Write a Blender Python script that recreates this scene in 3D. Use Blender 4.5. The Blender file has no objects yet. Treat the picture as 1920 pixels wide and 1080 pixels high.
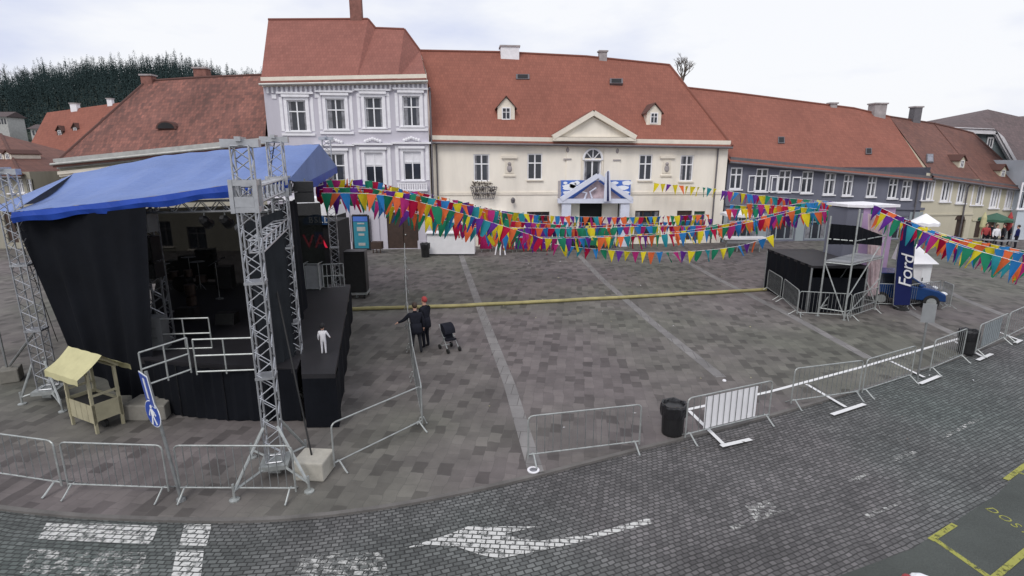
import bpy, bmesh, math, random
from mathutils import Vector as V, Matrix
R = math.radians
rnd = random.Random(11)
sc = bpy.context.scene
COL = sc.collection
# ------------------------------------------------------------------ camera
F, H = 1016.0, 6.4                     # focal length in photo pixels, camera height
PIT = math.atan(240 / F)
cd = bpy.data.cameras.new('camera')
cam = bpy.data.objects.new('camera', cd); COL.objects.link(cam)
cd.sensor_width = 36; cd.lens = 36 * F / 1920
cd.clip_start = 0.1; cd.clip_end = 3000
cam.location = (0, 0, H); cam.rotation_euler = (math.pi / 2 - PIT, 0, 0)
sc.camera = cam
# ------------------------------------------------------------------ world, sun, exposure
SUN_EL, SUN_AZ = R(48), R(200)         # high soft sun behind the camera, a little to its left
w = bpy.data.worlds.new('World'); sc.world = w; w.use_nodes = True
nt = w.node_tree; nt.nodes.clear()
wo = nt.nodes.new('ShaderNodeOutputWorld'); bg = nt.nodes.new('ShaderNodeBackground')
sky = nt.nodes.new('ShaderNodeTexSky'); sky.sky_type = 'NISHITA'; sky.sun_disc = False
sky.sun_elevation = SUN_EL; sky.sun_rotation = SUN_AZ; sky.dust_density = 3; sky.air_density = 1.2
tc = nt.nodes.new('ShaderNodeTexCoord'); mp = nt.nodes.new('ShaderNodeMapping')
mp.inputs['Scale'].default_value = (1.1, 1.1, 3.2); mp.inputs['Location'].default_value = (.4, .1, .3)
nz = nt.nodes.new('ShaderNodeTexNoise'); nz.inputs['Scale'].default_value = 2.2; nz.inputs['Detail'].default_value = 6
nz.inputs['Roughness'].default_value = .5
cr = nt.nodes.new('ShaderNodeValToRGB')
cr.color_ramp.elements[0].position = .33; cr.color_ramp.elements[0].color = (7.7, 8.3, 10.6, 1)
cr.color_ramp.elements[1].position = .55; cr.color_ramp.elements[1].color = (11.3, 11.4, 11.8, 1)
mx = nt.nodes.new('ShaderNodeMixRGB'); mx.inputs['Fac'].default_value = .9
nt.links.new(tc.outputs['Generated'], mp.inputs['Vector']); nt.links.new(mp.outputs['Vector'], nz.inputs['Vector'])
nt.links.new(nz.outputs['Fac'], cr.inputs['Fac']); nt.links.new(sky.outputs['Color'], mx.inputs['Color1'])
nt.links.new(cr.outputs['Color'], mx.inputs['Color2']); nt.links.new(mx.outputs['Color'], bg.inputs['Color'])
bg.inputs['Strength'].default_value = .09
nt.links.new(bg.outputs['Background'], wo.inputs['Surface'])
sd = bpy.data.lights.new('sun', 'SUN'); sd.energy = 1.5; sd.angle = R(25); sd.color = (1, .96, .92)
so = bpy.data.objects.new('sun', sd); COL.objects.link(so)
so.rotation_euler = (math.pi / 2 - SUN_EL, 0, R(-20)); so.location = (-10, -20, 40)
vs = sc.view_settings; vs.view_transform = 'Standard'; vs.look = 'None'; vs.exposure = 0.0; vs.gamma = 1
try: vs.use_curve_mapping = False
except Exception: pass
# ------------------------------------------------------------------ photo pixel -> place
CP, SP = math.cos(PIT), math.sin(PIT)
C0 = V((0, 0, H))
def ray(px, py):
    x, y = (px - 960) / F, -(py - 540) / F
    return V((x, CP + y * SP, -SP + y * CP))
def G(px, py, z=0.0):
    d = ray(px, py); return C0 + d * ((z - H) / d.z)
def PY(px, py, Y):
    d = ray(px, py); return C0 + d * (Y / d.y)
def PZ(px, py, Z):                      # at depth Z along the view axis
    return C0 + ray(px, py) * Z
def PL(px, py, P0, n):
    d = ray(px, py); return C0 + d * ((P0 - C0).dot(n) / d.dot(n))
def ZV(py, P):                          # height above P seen on photo row py
    k = -(py - 540) / F
    return H + (k * P.y * CP - P.y * SP) / (CP + k * SP)
# ------------------------------------------------------------------ mesh builder
def perp(d):
    d = d.normalized(); a = V((0, 0, 1)) if abs(d.z) < .9 else V((1, 0, 0))
    u = d.cross(a).normalized(); return u, d.cross(u).normalized()
class MB:
    def __init__(s): s.v = []; s.f = []; s.m = []; s.uv = []; s.mi = 0
    def add(s, vs, fs, uvs=None):
        b = len(s.v); s.v += [V(p) for p in vs]
        for i, f in enumerate(fs):
            s.f.append([b + j for j in f]); s.m.append(s.mi)
            s.uv.append(uvs[i] if uvs else None)
        return s
    def obx(s, o, a, b, c):
        o = V(o)
        return s.add([o, o+a, o+a+b, o+b, o+c, o+a+c, o+a+b+c, o+b+c],
                     [(0,3,2,1),(4,5,6,7),(0,1,5,4),(1,2,6,5),(2,3,7,6),(3,0,4,7)])
    def box(s, c, d, rz=0.0):
        x = V((math.cos(rz), math.sin(rz), 0)); y = V((-x.y, x.x, 0))
        c = V(c); return s.obx(c - x*d[0]/2 - y*d[1]/2 - V((0,0,d[2]/2)), x*d[0], y*d[1], V((0,0,d[2])))
    def beam(s, a, b, w, h, up=V((0,0,1))):
        a, b = V(a), V(b); d = b - a; u = d.cross(up)
        if u.length < 1e-6: u = V((1,0,0))
        u.normalize(); t = u.cross(d).normalized()
        return s.obx(a - u*w/2 - t*h/2, u*w, d, t*h)
    def tube(s, pts, r, n=6, cap=True):
        pts = [V(p) for p in pts]; rs = r if isinstance(r, (list, tuple)) else [r]*len(pts)
        b = len(s.v); u = None
        for i, p in enumerate(pts):
            d = (pts[min(i+1, len(pts)-1)] - pts[max(i-1, 0)])
            if u is None: u, t = perp(d)
            else:
                dn = d.normalized(); u = (u - dn*u.dot(dn))
                if u.length < 1e-6: u, _ = perp(d)
                u.normalize(); t = dn.cross(u)
            for k in range(n):
                a = 2*math.pi*k/n; s.v.append(p + (u*math.cos(a) + t*math.sin(a))*rs[i])
        for i in range(len(pts)-1):
            for k in range(n):
                k2 = (k+1) % n
                s.f.append([b+i*n+k, b+i*n+k2, b+(i+1)*n+k2, b+(i+1)*n+k]); s.m.append(s.mi); s.uv.append(None)
        if cap:
            for f in ([b+k for k in range(n)][::-1], [b+(len(pts)-1)*n+k for k in range(n)]):
                s.f.append(f); s.m.append(s.mi); s.uv.append(None)
        return s
    def poly(s, pts, uv=None): return s.add(pts, [tuple(range(len(pts)))], [uv] if uv else None)
    def prism(s, pts, vec):
        pts = [V(p) for p in pts]; n = len(pts); vec = V(vec)
        fs = [tuple(range(n))[::-1], tuple(range(n, 2*n))]
        fs += [(i, (i+1) % n, n+(i+1) % n, n+i) for i in range(n)]
        return s.add(pts + [p+vec for p in pts], fs)
    def lathe(s, c, prof, n=16):
        c = V(c); vs = []; fs = []
        for r, z in prof:
            for k in range(n):
                a = 2*math.pi*k/n; vs.append(c + V((r*math.cos(a), r*math.sin(a), z)))
        for i in range(len(prof)-1):
            for k in range(n): fs.append((i*n+k, i*n+(k+1) % n, (i+1)*n+(k+1) % n, (i+1)*n+k))
        fs += [tuple(range(n))[::-1], tuple(range((len(prof)-1)*n, len(prof)*n))]
        return s.add(vs, fs)
    def ball(s, c, r, sc3=(1,1,1), n=8, m=6):
        pr = [(max(1e-3, math.sin(math.pi*i/m))*r, -math.cos(math.pi*i/m)*r) for i in range(m+1)]
        b = len(s.v); s.lathe((0,0,0), pr, n); c = V(c)
        for i in range(b, len(s.v)):
            p = s.v[i]; s.v[i] = c + V((p.x*sc3[0], p.y*sc3[1], p.z*sc3[2]))
        return s
    def build(s, name, mats, parent=None, loc=None, smooth=False, recalc=True):
        o = V((0,0,0))
        q = parent
        while q is not None: o += q.location; q = q.parent
        if loc is not None and parent is None: o = V(loc)
        me = bpy.data.meshes.new(name)
        me.from_pydata([tuple(p - o) for p in s.v], [], s.f)
        for m in (mats if isinstance(mats, (list, tuple)) else [mats]): me.materials.append(m)
        me.polygons.foreach_set('material_index', s.m)
        if any(u is not None for u in s.uv):
            ul = me.uv_layers.new(name='UVMap')
            for p, u in zip(me.polygons, s.uv):
                if u:
                    for li, c in zip(p.loop_indices, u): ul.data[li].uv = c
        if recalc:
            bm = bmesh.new(); bm.from_mesh(me); bmesh.ops.recalc_face_normals(bm, faces=bm.faces); bm.to_mesh(me); bm.free()
        if smooth: me.polygons.foreach_set('use_smooth', [True]*len(me.polygons))
        ob = bpy.data.objects.new(name, me); COL.objects.link(ob)
        if parent is not None: ob.parent = parent
        elif loc is not None: ob.location = loc
        return ob
def tag(o, label, cat, group=None):
    o['label'] = label; o['category'] = cat
    if group: o['group'] = group
    return o
def thing(name, label, cat, loc=(0,0,0), group=None):
    o = bpy.data.objects.new(name, None); COL.objects.link(o); o.location = loc
    o.empty_display_size = .3
    return tag(o, label, cat, group)
def struct(o, kind='structure'): o['kind'] = kind; return o
def dup(root, loc, rz=0.0, label=None, scale=None):
    r = root.copy(); COL.objects.link(r); r.location = loc; r.rotation_euler = (0, 0, rz)
    if scale: r.scale = scale
    if label: r['label'] = label
    for ch in list(root.children):
        c = ch.copy(); COL.objects.link(c); c.parent = r
        for g in list(ch.children):
            d = g.copy(); COL.objects.link(d); d.parent = c
    return r
# ------------------------------------------------------------------ materials
def nodes(name):
    m = bpy.data.materials.new(name); m.use_nodes = True
    t = m.node_tree; return m, t, t.nodes['Principled BSDF']
def L(t, a, b): t.links.new(a, b)
def N(t, typ, **kw):
    n = t.nodes.new(typ)
    for k, v in kw.items():
        if k in n.inputs: n.inputs[k].default_value = v
        else: setattr(n, k, v)
    return n
def mat(name, col, rough=.7, metal=0.0, var=.15, scale=2.5, bump=0.0, bscale=25, streak=False, fine=.0):
    m, t, b = nodes(name)
    b.inputs['Roughness'].default_value = rough; b.inputs['Metallic'].default_value = metal
    c = tuple(col) + (1,)
    co = N(t, 'ShaderNodeTexCoord'); src = co.outputs['Object']
    if streak:
        mpn = N(t, 'ShaderNodeMapping'); mpn.inputs['Scale'].default_value = (1, 1, .22); L(t, src, mpn.inputs['Vector']); vsrc = mpn.outputs['Vector']
    else: vsrc = src
    n1 = N(t, 'ShaderNodeTexNoise', Scale=scale, Detail=5.0, Roughness=.6); L(t, vsrc, n1.inputs['Vector'])
    rmp = N(t, 'ShaderNodeMapRange'); rmp.inputs['From Min'].default_value = .3; rmp.inputs['From Max'].default_value = .7
    rmp.inputs['To Min'].default_value = 1 - var; rmp.inputs['To Max'].default_value = 1 + var
    L(t, n1.outputs['Fac'], rmp.inputs['Value'])
    mul = N(t, 'ShaderNodeMixRGB', blend_type='MULTIPLY'); mul.inputs['Fac'].default_value = 1; mul.inputs['Color1'].default_value = c
    L(t, rmp.outputs['Result'], mul.inputs['Color2']); out = mul.outputs['Color']
    if fine:
        n3 = N(t, 'ShaderNodeTexNoise', Scale=bscale, Detail=3.0); L(t, src, n3.inputs['Vector'])
        r3 = N(t, 'ShaderNodeMapRange'); r3.inputs['From Min'].default_value = .3; r3.inputs['From Max'].default_value = .7
        r3.inputs['To Min'].default_value = 1 - fine; r3.inputs['To Max'].default_value = 1 + fine; L(t, n3.outputs['Fac'], r3.inputs['Value'])
        m3 = N(t, 'ShaderNodeMixRGB', blend_type='MULTIPLY'); m3.inputs['Fac'].default_value = 1
        L(t, out, m3.inputs['Color1']); L(t, r3.outputs['Result'], m3.inputs['Color2']); out = m3.outputs['Color']
    L(t, out, b.inputs['Base Color'])
    if bump:
        n2 = N(t, 'ShaderNodeTexNoise', Scale=bscale, Detail=4.0); L(t, src, n2.inputs['Vector'])
        bp = N(t, 'ShaderNodeBump', Strength=bump, Distance=.03); L(t, n2.outputs['Fac'], bp.inputs['Height']); L(t, bp.outputs['Normal'], b.inputs['Normal'])
    return m
def brickmat(name, cols, bw, bh, mortar, mcol, rough=.75, rot=0.0, coord='Object', big=.2, bigscale=.25, bump=.4, off=.5, jitter=.0, tint=None):
    """per-block colours from a ramp, darker joints, large soft blotches"""
    m, t, b = nodes(name); b.inputs['Roughness'].default_value = rough
    co = N(t, 'ShaderNodeTexCoord'); mpn = N(t, 'ShaderNodeMapping'); mpn.inputs['Rotation'].default_value = (0, 0, rot)
    L(t, co.outputs[coord], mpn.inputs['Vector']); vec = mpn.outputs['Vector']
    if jitter:
        nj = N(t, 'ShaderNodeTexNoise', Scale=2.2, Detail=2.0); L(t, vec, nj.inputs['Vector'])
        sb = N(t, 'ShaderNodeVectorMath', operation='SUBTRACT'); L(t, nj.outputs['Color'], sb.inputs[0]); sb.inputs[1].default_value = (.5, .5, .5)
        sl = N(t, 'ShaderNodeVectorMath', operation='SCALE'); L(t, sb.outputs[0], sl.inputs[0]); sl.inputs['Scale'].default_value = jitter
        ad = N(t, 'ShaderNodeVectorMath', operation='ADD'); L(t, vec, ad.inputs[0]); L(t, sl.outputs[0], ad.inputs[1]); vec = ad.outputs[0]
    br = N(t, 'ShaderNodeTexBrick'); br.offset = off; br.offset_frequency = 2
    br.inputs['Color1'].default_value = (0, 0, 0, 1); br.inputs['Color2'].default_value = (1, 1, 1, 1); br.inputs['Mortar'].default_value = (.5, .5, .5, 1)
    br.inputs['Scale'].default_value = 1; br.inputs['Mortar Size'].default_value = mortar; br.inputs['Mortar Smooth'].default_value = .3
    br.inputs['Brick Width'].default_value = bw; br.inputs['Row Height'].default_value = bh
    L(t, vec, br.inputs['Vector'])
    rp = N(t, 'ShaderNodeValToRGB'); e = rp.color_ramp.elements
    while len(e) < len(cols): e.new(.5)
    for i, (p, c) in enumerate(cols): e[i].position = p; e[i].color = tuple(c) + (1,)
    L(t, br.outputs['Color'], rp.inputs['Fac'])
    mm = N(t, 'ShaderNodeMixRGB'); L(t, br.outputs['Fac'], mm.inputs['Fac']); L(t, rp.outputs['Color'], mm.inputs['Color1']); mm.inputs['Color2'].default_value = tuple(mcol) + (1,)
    nb = N(t, 'ShaderNodeTexNoise', Scale=bigscale, Detail=6.0, Roughness=.7); L(t, co.outputs[coord], nb.inputs['Vector'])
    rr = N(t, 'ShaderNodeMapRange'); rr.inputs['From Min'].default_value = .3; rr.inputs['From Max'].default_value = .7
    rr.inputs['To Min'].default_value = 1 - big; rr.inputs['To Max'].default_value = 1 + big; L(t, nb.outputs['Fac'], rr.inputs['Value'])
    mu = N(t, 'ShaderNodeMixRGB', blend_type='MULTIPLY'); mu.inputs['Fac'].default_value = 1
    L(t, mm.outputs['Color'], mu.inputs['Color1']); L(t, rr.outputs['Result'], mu.inputs['Color2']); out = mu.outputs['Color']
    if tint:
        nt2 = N(t, 'ShaderNodeTexNoise', Scale=.09, Detail=3.0); L(t, co.outputs[coord], nt2.inputs['Vector'])
        r5 = N(t, 'ShaderNodeValToRGB'); r5.color_ramp.elements[0].position = .38; r5.color_ramp.elements[1].position = .55
        r5.color_ramp.elements[0].color = tuple(tint[0]) + (1,); r5.color_ramp.elements[1].color = tuple(tint[1]) + (1,)
        L(t, nt2.outputs['Fac'], r5.inputs['Fac'])
        m5 = N(t, 'ShaderNodeMixRGB', blend_type='MULTIPLY'); m5.inputs['Fac'].default_value = 1
        L(t, out, m5.inputs['Color1']); L(t, r5.outputs['Color'], m5.inputs['Color2']); out = m5.outputs['Color']
    L(t, out, b.inputs['Base Color'])
    if bump:
        iv = N(t, 'ShaderNodeMath', operation='SUBTRACT'); iv.inputs[0].default_value = 1; L(t, br.outputs['Fac'], iv.inputs[1])
        hs = N(t, 'ShaderNodeTexNoise', Scale=18.0, Detail=3.0); L(t, co.outputs[coord], hs.inputs['Vector'])
        am = N(t, 'ShaderNodeMath', operation='MULTIPLY_ADD'); L(t, hs.outputs['Fac'], am.inputs[0]); am.inputs[1].default_value = .35; L(t, iv.outputs[0], am.inputs[2])
        bp = N(t, 'ShaderNodeBump', Strength=bump, Distance=.02); L(t, am.outputs[0], bp.inputs['Height']); L(t, bp.outputs['Normal'], b.inputs['Normal'])
    return m
def wornpaint(name, col, thr=.45, rot=0.0, joints=True):
    m, t, b = nodes(name); b.inputs['Roughness'].default_value = .7
    co = N(t, 'ShaderNodeTexCoord')
    n1 = N(t, 'ShaderNodeTexNoise', Scale=7.0, Detail=6.0, Roughness=.75); L(t, co.outputs['Object'], n1.inputs['Vector'])
    mpn = N(t, 'ShaderNodeMapping'); mpn.inputs['Rotation'].default_value = (0, 0, rot); L(t, co.outputs['Object'], mpn.inputs['Vector'])
    br = N(t, 'ShaderNodeTexBrick'); br.inputs['Scale'].default_value = 1; br.inputs['Brick Width'].default_value = .17; br.inputs['Row Height'].default_value = .11
    br.inputs['Mortar Size'].default_value = .012; L(t, mpn.outputs['Vector'], br.inputs['Vector'])
    rp = N(t, 'ShaderNodeValToRGB'); rp.color_ramp.elements[0].position = thr - .05; rp.color_ramp.elements[1].position = thr + .07
    L(t, n1.outputs['Fac'], rp.inputs['Fac'])
    iv = N(t, 'ShaderNodeMath', operation='MULTIPLY'); sb = N(t, 'ShaderNodeMath', operation='SUBTRACT'); sb.inputs[0].default_value = 1
    L(t, br.outputs['Fac'], sb.inputs[1]); L(t, sb.outputs[0], iv.inputs[0]); L(t, rp.outputs['Color'], iv.inputs[1])
    b.inputs['Base Color'].default_value = tuple(col) + (1,)
    L(t, iv.outputs[0] if joints else rp.outputs['Color'], b.inputs['Alpha'])
    return m
def cloth(name, col, rough=.85, var=.12, scale=1.5, trans=0.0):
    m = mat(name, col, rough, 0, var, scale, .25, 6); m.node_tree.nodes['Principled BSDF'].inputs['Specular IOR Level'].default_value = .12
    if trans:
        t = m.node_tree; b = t.nodes['Principled BSDF']; tr = N(t, 'ShaderNodeBsdfTranslucent'); tr.inputs['Color'].default_value = tuple(col) + (1,)
        ms = N(t, 'ShaderNodeMixShader'); ms.inputs['Fac'].default_value = trans; o = t.nodes['Material Output']
        L(t, b.outputs[0], ms.inputs[1]); L(t, tr.outputs[0], ms.inputs[2]); L(t, ms.outputs[0], o.inputs['Surface'])
    return m
M = {}
M['paving'] = brickmat('paving', [(0, (.073, .066, .062)), (.14, (.084, .076, .071)), (.26, (.113, .103, .097)), (.7, (.132, .121, .113)), (1, (.15, .138, .128))],
                       .42, .28, .006, (.1, .092, .087), .8, R(97), big=.3, bigscale=.6, bump=.15, jitter=.16, tint=((.88, .95, .84), (1.06, 1.0, 1.05)))
M['cobble'] = brickmat('cobble', [(0, (.072, .073, .073)), (.5, (.1, .101, .101)), (1, (.142, .142, .142))], .135, .09, .012, (.03, .03, .03), .7, 0, 'UV',
                       big=.35, bigscale=.7, bump=.7, jitter=.09, tint=((.85, 1.0, .93), (1.08, 1.02, 1.02)))
M['asphalt'] = mat('asphalt', (.062, .07, .064), .9, 0, .22, .5, .5, 60, fine=.18)
M['far_ground'] = mat('far_ground', (.1, .1, .085), .9, 0, .3, .1)
M['band'] = brickmat('band', [(0, (.165, .158, .155)), (1, (.215, .205, .2))], .5, .7, .01, (.09, .085, .08), .8, R(7), big=.25, bigscale=.7, bump=.2)
M['kerb'] = mat('kerb', (.13, .122, .115), .8, 0, .25, 2, .2, 30)
M['white_worn'] = wornpaint('white_worn', (.56, .56, .54), .43, R(4))
M['white_very_worn'] = wornpaint('white_very_worn', (.46, .46, .44), .52, R(4))
M['white_line'] = wornpaint('white_line', (.7, .7, .7), .3, R(4), False)
M['yellow_line'] = wornpaint('yellow_line', (.3, .3, .06), .43, R(40), False)
M['cream'] = mat('cream_plaster', (.83, .775, .68), .85, 0, .11, .8, .08, 30, True)
M['cream_trim'] = mat('cream_trim', (.74, .68, .58), .8, 0, .08, 2)
M['lilac'] = mat('lilac_plaster', (.52, .5, .555), .85, 0, .11, .7, .08, 30, True)
M['white_trim'] = mat('white_trim', (.78, .77, .8), .7, 0, .08, 3)
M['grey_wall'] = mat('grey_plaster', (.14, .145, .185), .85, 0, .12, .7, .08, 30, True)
M['grey_light'] = mat('grey_base_plaster', (.28, .32, .34), .85, 0, .12, .7)
M['sand'] = mat('sand_plaster', (.54, .5, .39), .85, 0, .09, .7, .08, 30, True)
M['sand_b'] = mat('sand_plaster_b', (.5, .47, .35), .85, 0, .09, .7, .08, 30, True)
M['greygreen'] = mat('greygreen_plaster', (.17, .21, .22), .85, 0, .1, .7)
M['bluegrey'] = mat('bluegrey_plaster', (.5, .55, .6), .85, 0, .1, .7)
M['oldwall'] = mat('old_plaster', (.33, .31, .25), .9, 0, .18, .8, .1, 20, True)
M['brickred'] = mat('chimney_brick', (.22, .1, .08), .9, 0, .3, 3, .3, 30)
M['chim'] = mat('chimney_render', (.35, .32, .32), .9, 0, .25, 2, .2, 20)
def roofmat(name, a, b_, big=.2):
    return brickmat(name, [(0, a), (.5, tuple((x+y)/2 for x, y in zip(a, b_))), (1, b_)], .2, .3, .012, tuple(x*.8 for x in a), .85, 0, 'UV', big=big, bigscale=.3, bump=.25, jitter=.03)
M['roof'] = roofmat('red_roof_tiles', (.225, .078, .053), (.265, .094, .064), .14)
M['roof_pink'] = roofmat('dusty_roof_tiles', (.225, .082, .062), (.265, .1, .076), .13)
M['roof_old'] = roofmat('weathered_roof_tiles', (.12, .055, .045), (.235, .095, .072), .4)
M['roof_brown'] = roofmat('brown_roof_tiles', (.13, .06, .048), (.18, .08, .06), .2)
M['roof_dark'] = roofmat('dark_roof_tiles', (.1, .075, .075), (.14, .1, .1), .15)
M['glass'] = mat('window_glass', (.03, .034, .045), .08, 0, .35, .9)
M['glass_b'] = mat('curtained_glass', (.2, .2, .22), .15, 0, .5, 3)
M['frame'] = mat('window_paint', (.8, .8, .82), .5, 0, .04, 3)
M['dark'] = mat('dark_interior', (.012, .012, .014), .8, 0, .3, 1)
M['darkwood'] = mat('dark_wood', (.05, .03, .022), .6, 0, .3, 3)
M['green_door'] = mat('green_door', (.03, .1, .06), .6, 0, .2, 3)
M['gutter'] = mat('gutter_metal', (.16, .15, .16), .5, .5, .15, 3)
M['gutter_light'] = mat('gutter_zinc', (.42, .42, .4), .5, .3, .15, 3)
M['steel'] = mat('galvanised_steel', (.4, .42, .41), .5, .6, .2, 6, .1, 40)
M['steel_dark'] = mat('weathered_steel', (.27, .28, .28), .5, .6, .25, 5, .1, 40)
M['alu'] = mat('aluminium_truss', (.46, .47, .49), .42, .8, .15, 6)
M['black_cloth'] = cloth('black_molton', (.007, .008, .011), .92, .25, .8)
M['grey_cloth'] = cloth('charcoal_gauze', (.026, .029, .033), .9, .25, .7)
M['stage_floor'] = mat('stage_floor', (.014, .013, .016), .6, 0, .3, 1)
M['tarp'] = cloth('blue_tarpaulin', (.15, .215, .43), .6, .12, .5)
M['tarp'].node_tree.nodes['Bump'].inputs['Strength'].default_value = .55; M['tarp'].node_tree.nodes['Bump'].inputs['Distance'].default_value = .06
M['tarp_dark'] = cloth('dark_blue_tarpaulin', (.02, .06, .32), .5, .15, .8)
M['black_plastic'] = mat('black_plastic', (.012, .012, .013), .4, 0, .2, 5, .2, 20)
M['rubber'] = mat('rubber', (.015, .015, .015), .8, 0, .2, 5)
M['concrete'] = mat('concrete', (.4, .38, .33), .9, 0, .15, 4, .3, 30)
M['concrete_dk'] = mat('old_concrete', (.2, .19, .165), .9, 0, .2, 3, .3, 30)
M['cart_wood'] = mat('painted_boards', (.38, .35, .235), .75, 0, .15, 3, .15, 20)
M['canvas'] = cloth('yellow_canvas', (.5, .47, .27), .85, .12, 2)
M['hose'] = mat('yellow_cable_cover', (.34, .3, .13), .6, 0, .25, 2)
M['white_plastic'] = mat('white_plastic', (.8, .8, .82), .4, 0, .06, 2)
M['white_cloth'] = cloth('white_canvas', (.84, .84, .86), .8, .06, 1)
M['sign_blue'] = mat('sign_blue', (.015, .06, .36), .35, 0, .06, 4)
M['sign_white'] = mat('sign_white', (.8, .82, .84), .35, 0, .04, 4)
M['sign_grey'] = mat('sign_back', (.33, .34, .35), .5, .5, .1, 4)
M['skin'] = mat('skin', (.55, .32, .24), .6, 0, .06, 8)
M['cloth_dark'] = cloth('dark_coat', (.016, .017, .024), .9, .2, 5)
M['trouser'] = cloth('grey_trousers', (.03, .031, .036), .9, .2, 5)
M['jacket_white'] = cloth('white_jacket', (.7, .69, .72), .85, .08, 5)
M['hair'] = mat('brown_hair', (.05, .03, .02), .7, 0, .2, 20)
M['red_cap'] = mat('red_knit', (.35, .05, .05), .9, 0, .2, 20)
M['teal'] = mat('teal_banner', (.02, .2, .27), .6, 0, .1, 2)
M['navy'] = cloth('navy_banner', (.012, .018, .085), .7, .1, 1)
M['car_blue'] = mat('blue_car_paint', (.015, .06, .2), .2, .3, .08, 2)
M['car_glass'] = mat('car_glass', (.012, .015, .02), .05, 0, .1, 2)
M['pink'] = mat('pink_panel', (.44, .3, .48), .7, 0, .1, 1)
M['pink_wrap'] = cloth('plastic_wrap', (.5, .4, .42), .35, .25, 3)
M['portal'] = mat('pale_portal_paint', (.66, .69, .8), .6, 0, .08, 2)
M['banner_blue'] = mat('blue_banner', (.06, .15, .5), .6, 0, .12, 2)
M['red'] = mat('red_paint', (.38, .03, .04), .5, 0, .1, 3)
M['plant'] = mat('plant_leaves', (.05, .08, .03), .8, 0, .5, 6)
M['bark'] = mat('bark', (.12, .1, .085), .9, 0, .3, 5, .4, 20)
FLAGS = [('yellow', (.72, .6, .03)), ('orange', (.72, .15, .05)), ('crimson', (.4, .01, .05)), ('blue', (.03, .2, .5)),
         ('green', (.02, .22, .12)), ('purple', (.12, .03, .26)), ('magenta', (.42, .03, .18)), ('turquoise', (.03, .27, .33))]
# ================================================================== SETTING
def resample(pts, step):
    out = [pts[0]]
    for a, b in zip(pts, pts[1:]):
        n = max(1, int((b - a).length / step))
        out += [a + (b - a) * (i / n) for i in range(1, n + 1)]
    return out
def smooth(pts, it=3):
    for _ in range(it):
        q = [pts[0]]
        for a, b in zip(pts, pts[1:]): q += [a*.75 + b*.25, a*.25 + b*.75]
        q.append(pts[-1]); pts = q
    return pts
def strip(pts, wdt, z, name, m, uv=False):
    mb = MB(); L_, R_ = [], []
    for i, p in enumerate(pts):
        d = pts[min(i+1, len(pts)-1)] - pts[max(0, i-1)]; d.z = 0; d.normalize(); nn = V((-d.y, d.x, 0))
        L_.append(V((p.x, p.y, z)) + nn*wdt/2); R_.append(V((p.x, p.y, z)) - nn*wdt/2)
    for i in range(len(pts)-1): mb.poly([R_[i], R_[i+1], L_[i+1], L_[i]])
    return mb.build(name, m)
def pstrip(px, wdt, z, name, m): return strip(resample([G(x, y, z) for x, y in px], 1.5), wdt, z, name, m)
def ppoly(px, z, name, m): return MB().poly([G(x, y, z) for x, y in px]).build(name, m)
ZR = -.045                                # road surface, a kerb's drop below the square
g = MB().poly([(-900, -60, -.3), (900, -60, -.3), (900, 1500, -.3), (-900, 1500, -.3)]).build('ground', M['far_ground']); struct(g)
edge_px = [(-260, 915), (-100, 938), (0, 953), (120, 966), (250, 973), (380, 976), (500, 975), (620, 965), (760, 945), (900, 917), (1000, 893), (1120, 862), (1250, 829),
           (1400, 792), (1540, 752), (1660, 716), (1780, 676), (1870, 642), (1960, 608), (2080, 566), (2220, 520)]
edge = smooth([G(x, y, 0) for x, y in edge_px], 2)
pv = MB(); nE = len(edge)
back = [V((p.x*3.0 + (0 if abs(p.x) > 5 else 0), 75, 0)) for p in edge]
back[0] = V((-70, 75, 0)); back[-1] = V((95, 75, 0))
for i in range(nE):
    f = i/(nE-1); back[i] = V((-80 + 175*f, 75, 0))
for i in range(nE-1): pv.poly([edge[i], edge[i+1], back[i+1], back[i]])
pv.poly([edge[0], back[0], V((-80, 5, 0))]); pv.poly([edge[-1], V((95, 30, 0)), back[-1]])
struct(pv.build('square_paving', M['paving']))
kb = MB()
for i in range(nE-1):
    a, b = edge[i], edge[i+1]; d = (b-a).normalized(); nn = V((-d.y, d.x, 0))
    kb.obx(a - nn*.02 + V((0,0,ZR-.02)), b - a, nn*.1, V((0,0,.024-ZR)))
struct(kb.build('kerb', M['kerb']))
# road: a strip that follows the kerb, cobble rows run along it
rd = MB(); acc = 0; cols = 10; wid = 11.0; prev = None; rows = []
for i, p in enumerate(edge):
    d = edge[min(i+1, nE-1)] - edge[max(0, i-1)]; d.z = 0; d.normalize(); nn = V((d.y, -d.x, 0))
    if i: acc += (edge[i]-edge[i-1]).length
    rows.append([(V((p.x, p.y, ZR)) + nn*(wid*k/cols) - nn*.03, (acc, wid*k/cols)) for k in range(cols+1)])
for a, b in zip(rows, rows[1:]):
    for k in range(cols):
        rd.poly([a[k][0], a[k+1][0], b[k+1][0], b[k][0]], [a[k][1], a[k+1][1], b[k+1][1], b[k][1]])
struct(rd.build('road', M['cobble']))
struct(MB().poly([V((-30, -12, ZR-.004)), V((60, -12, ZR-.004)), V((60, 12, ZR-.004)), V((-30, 9, ZR-.004))]).build('road_verge', M['asphalt']))
za = ZR + .004
struct(ppoly([(1430, 1200), (1540, 1092), (1640, 1055), (1712, 1028), (1790, 978), (1868, 928), (1930, 868), (2050, 780), (2300, 720), (2500, 1000), (2300, 1300)], za, 'pavement', M['asphalt']))
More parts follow.
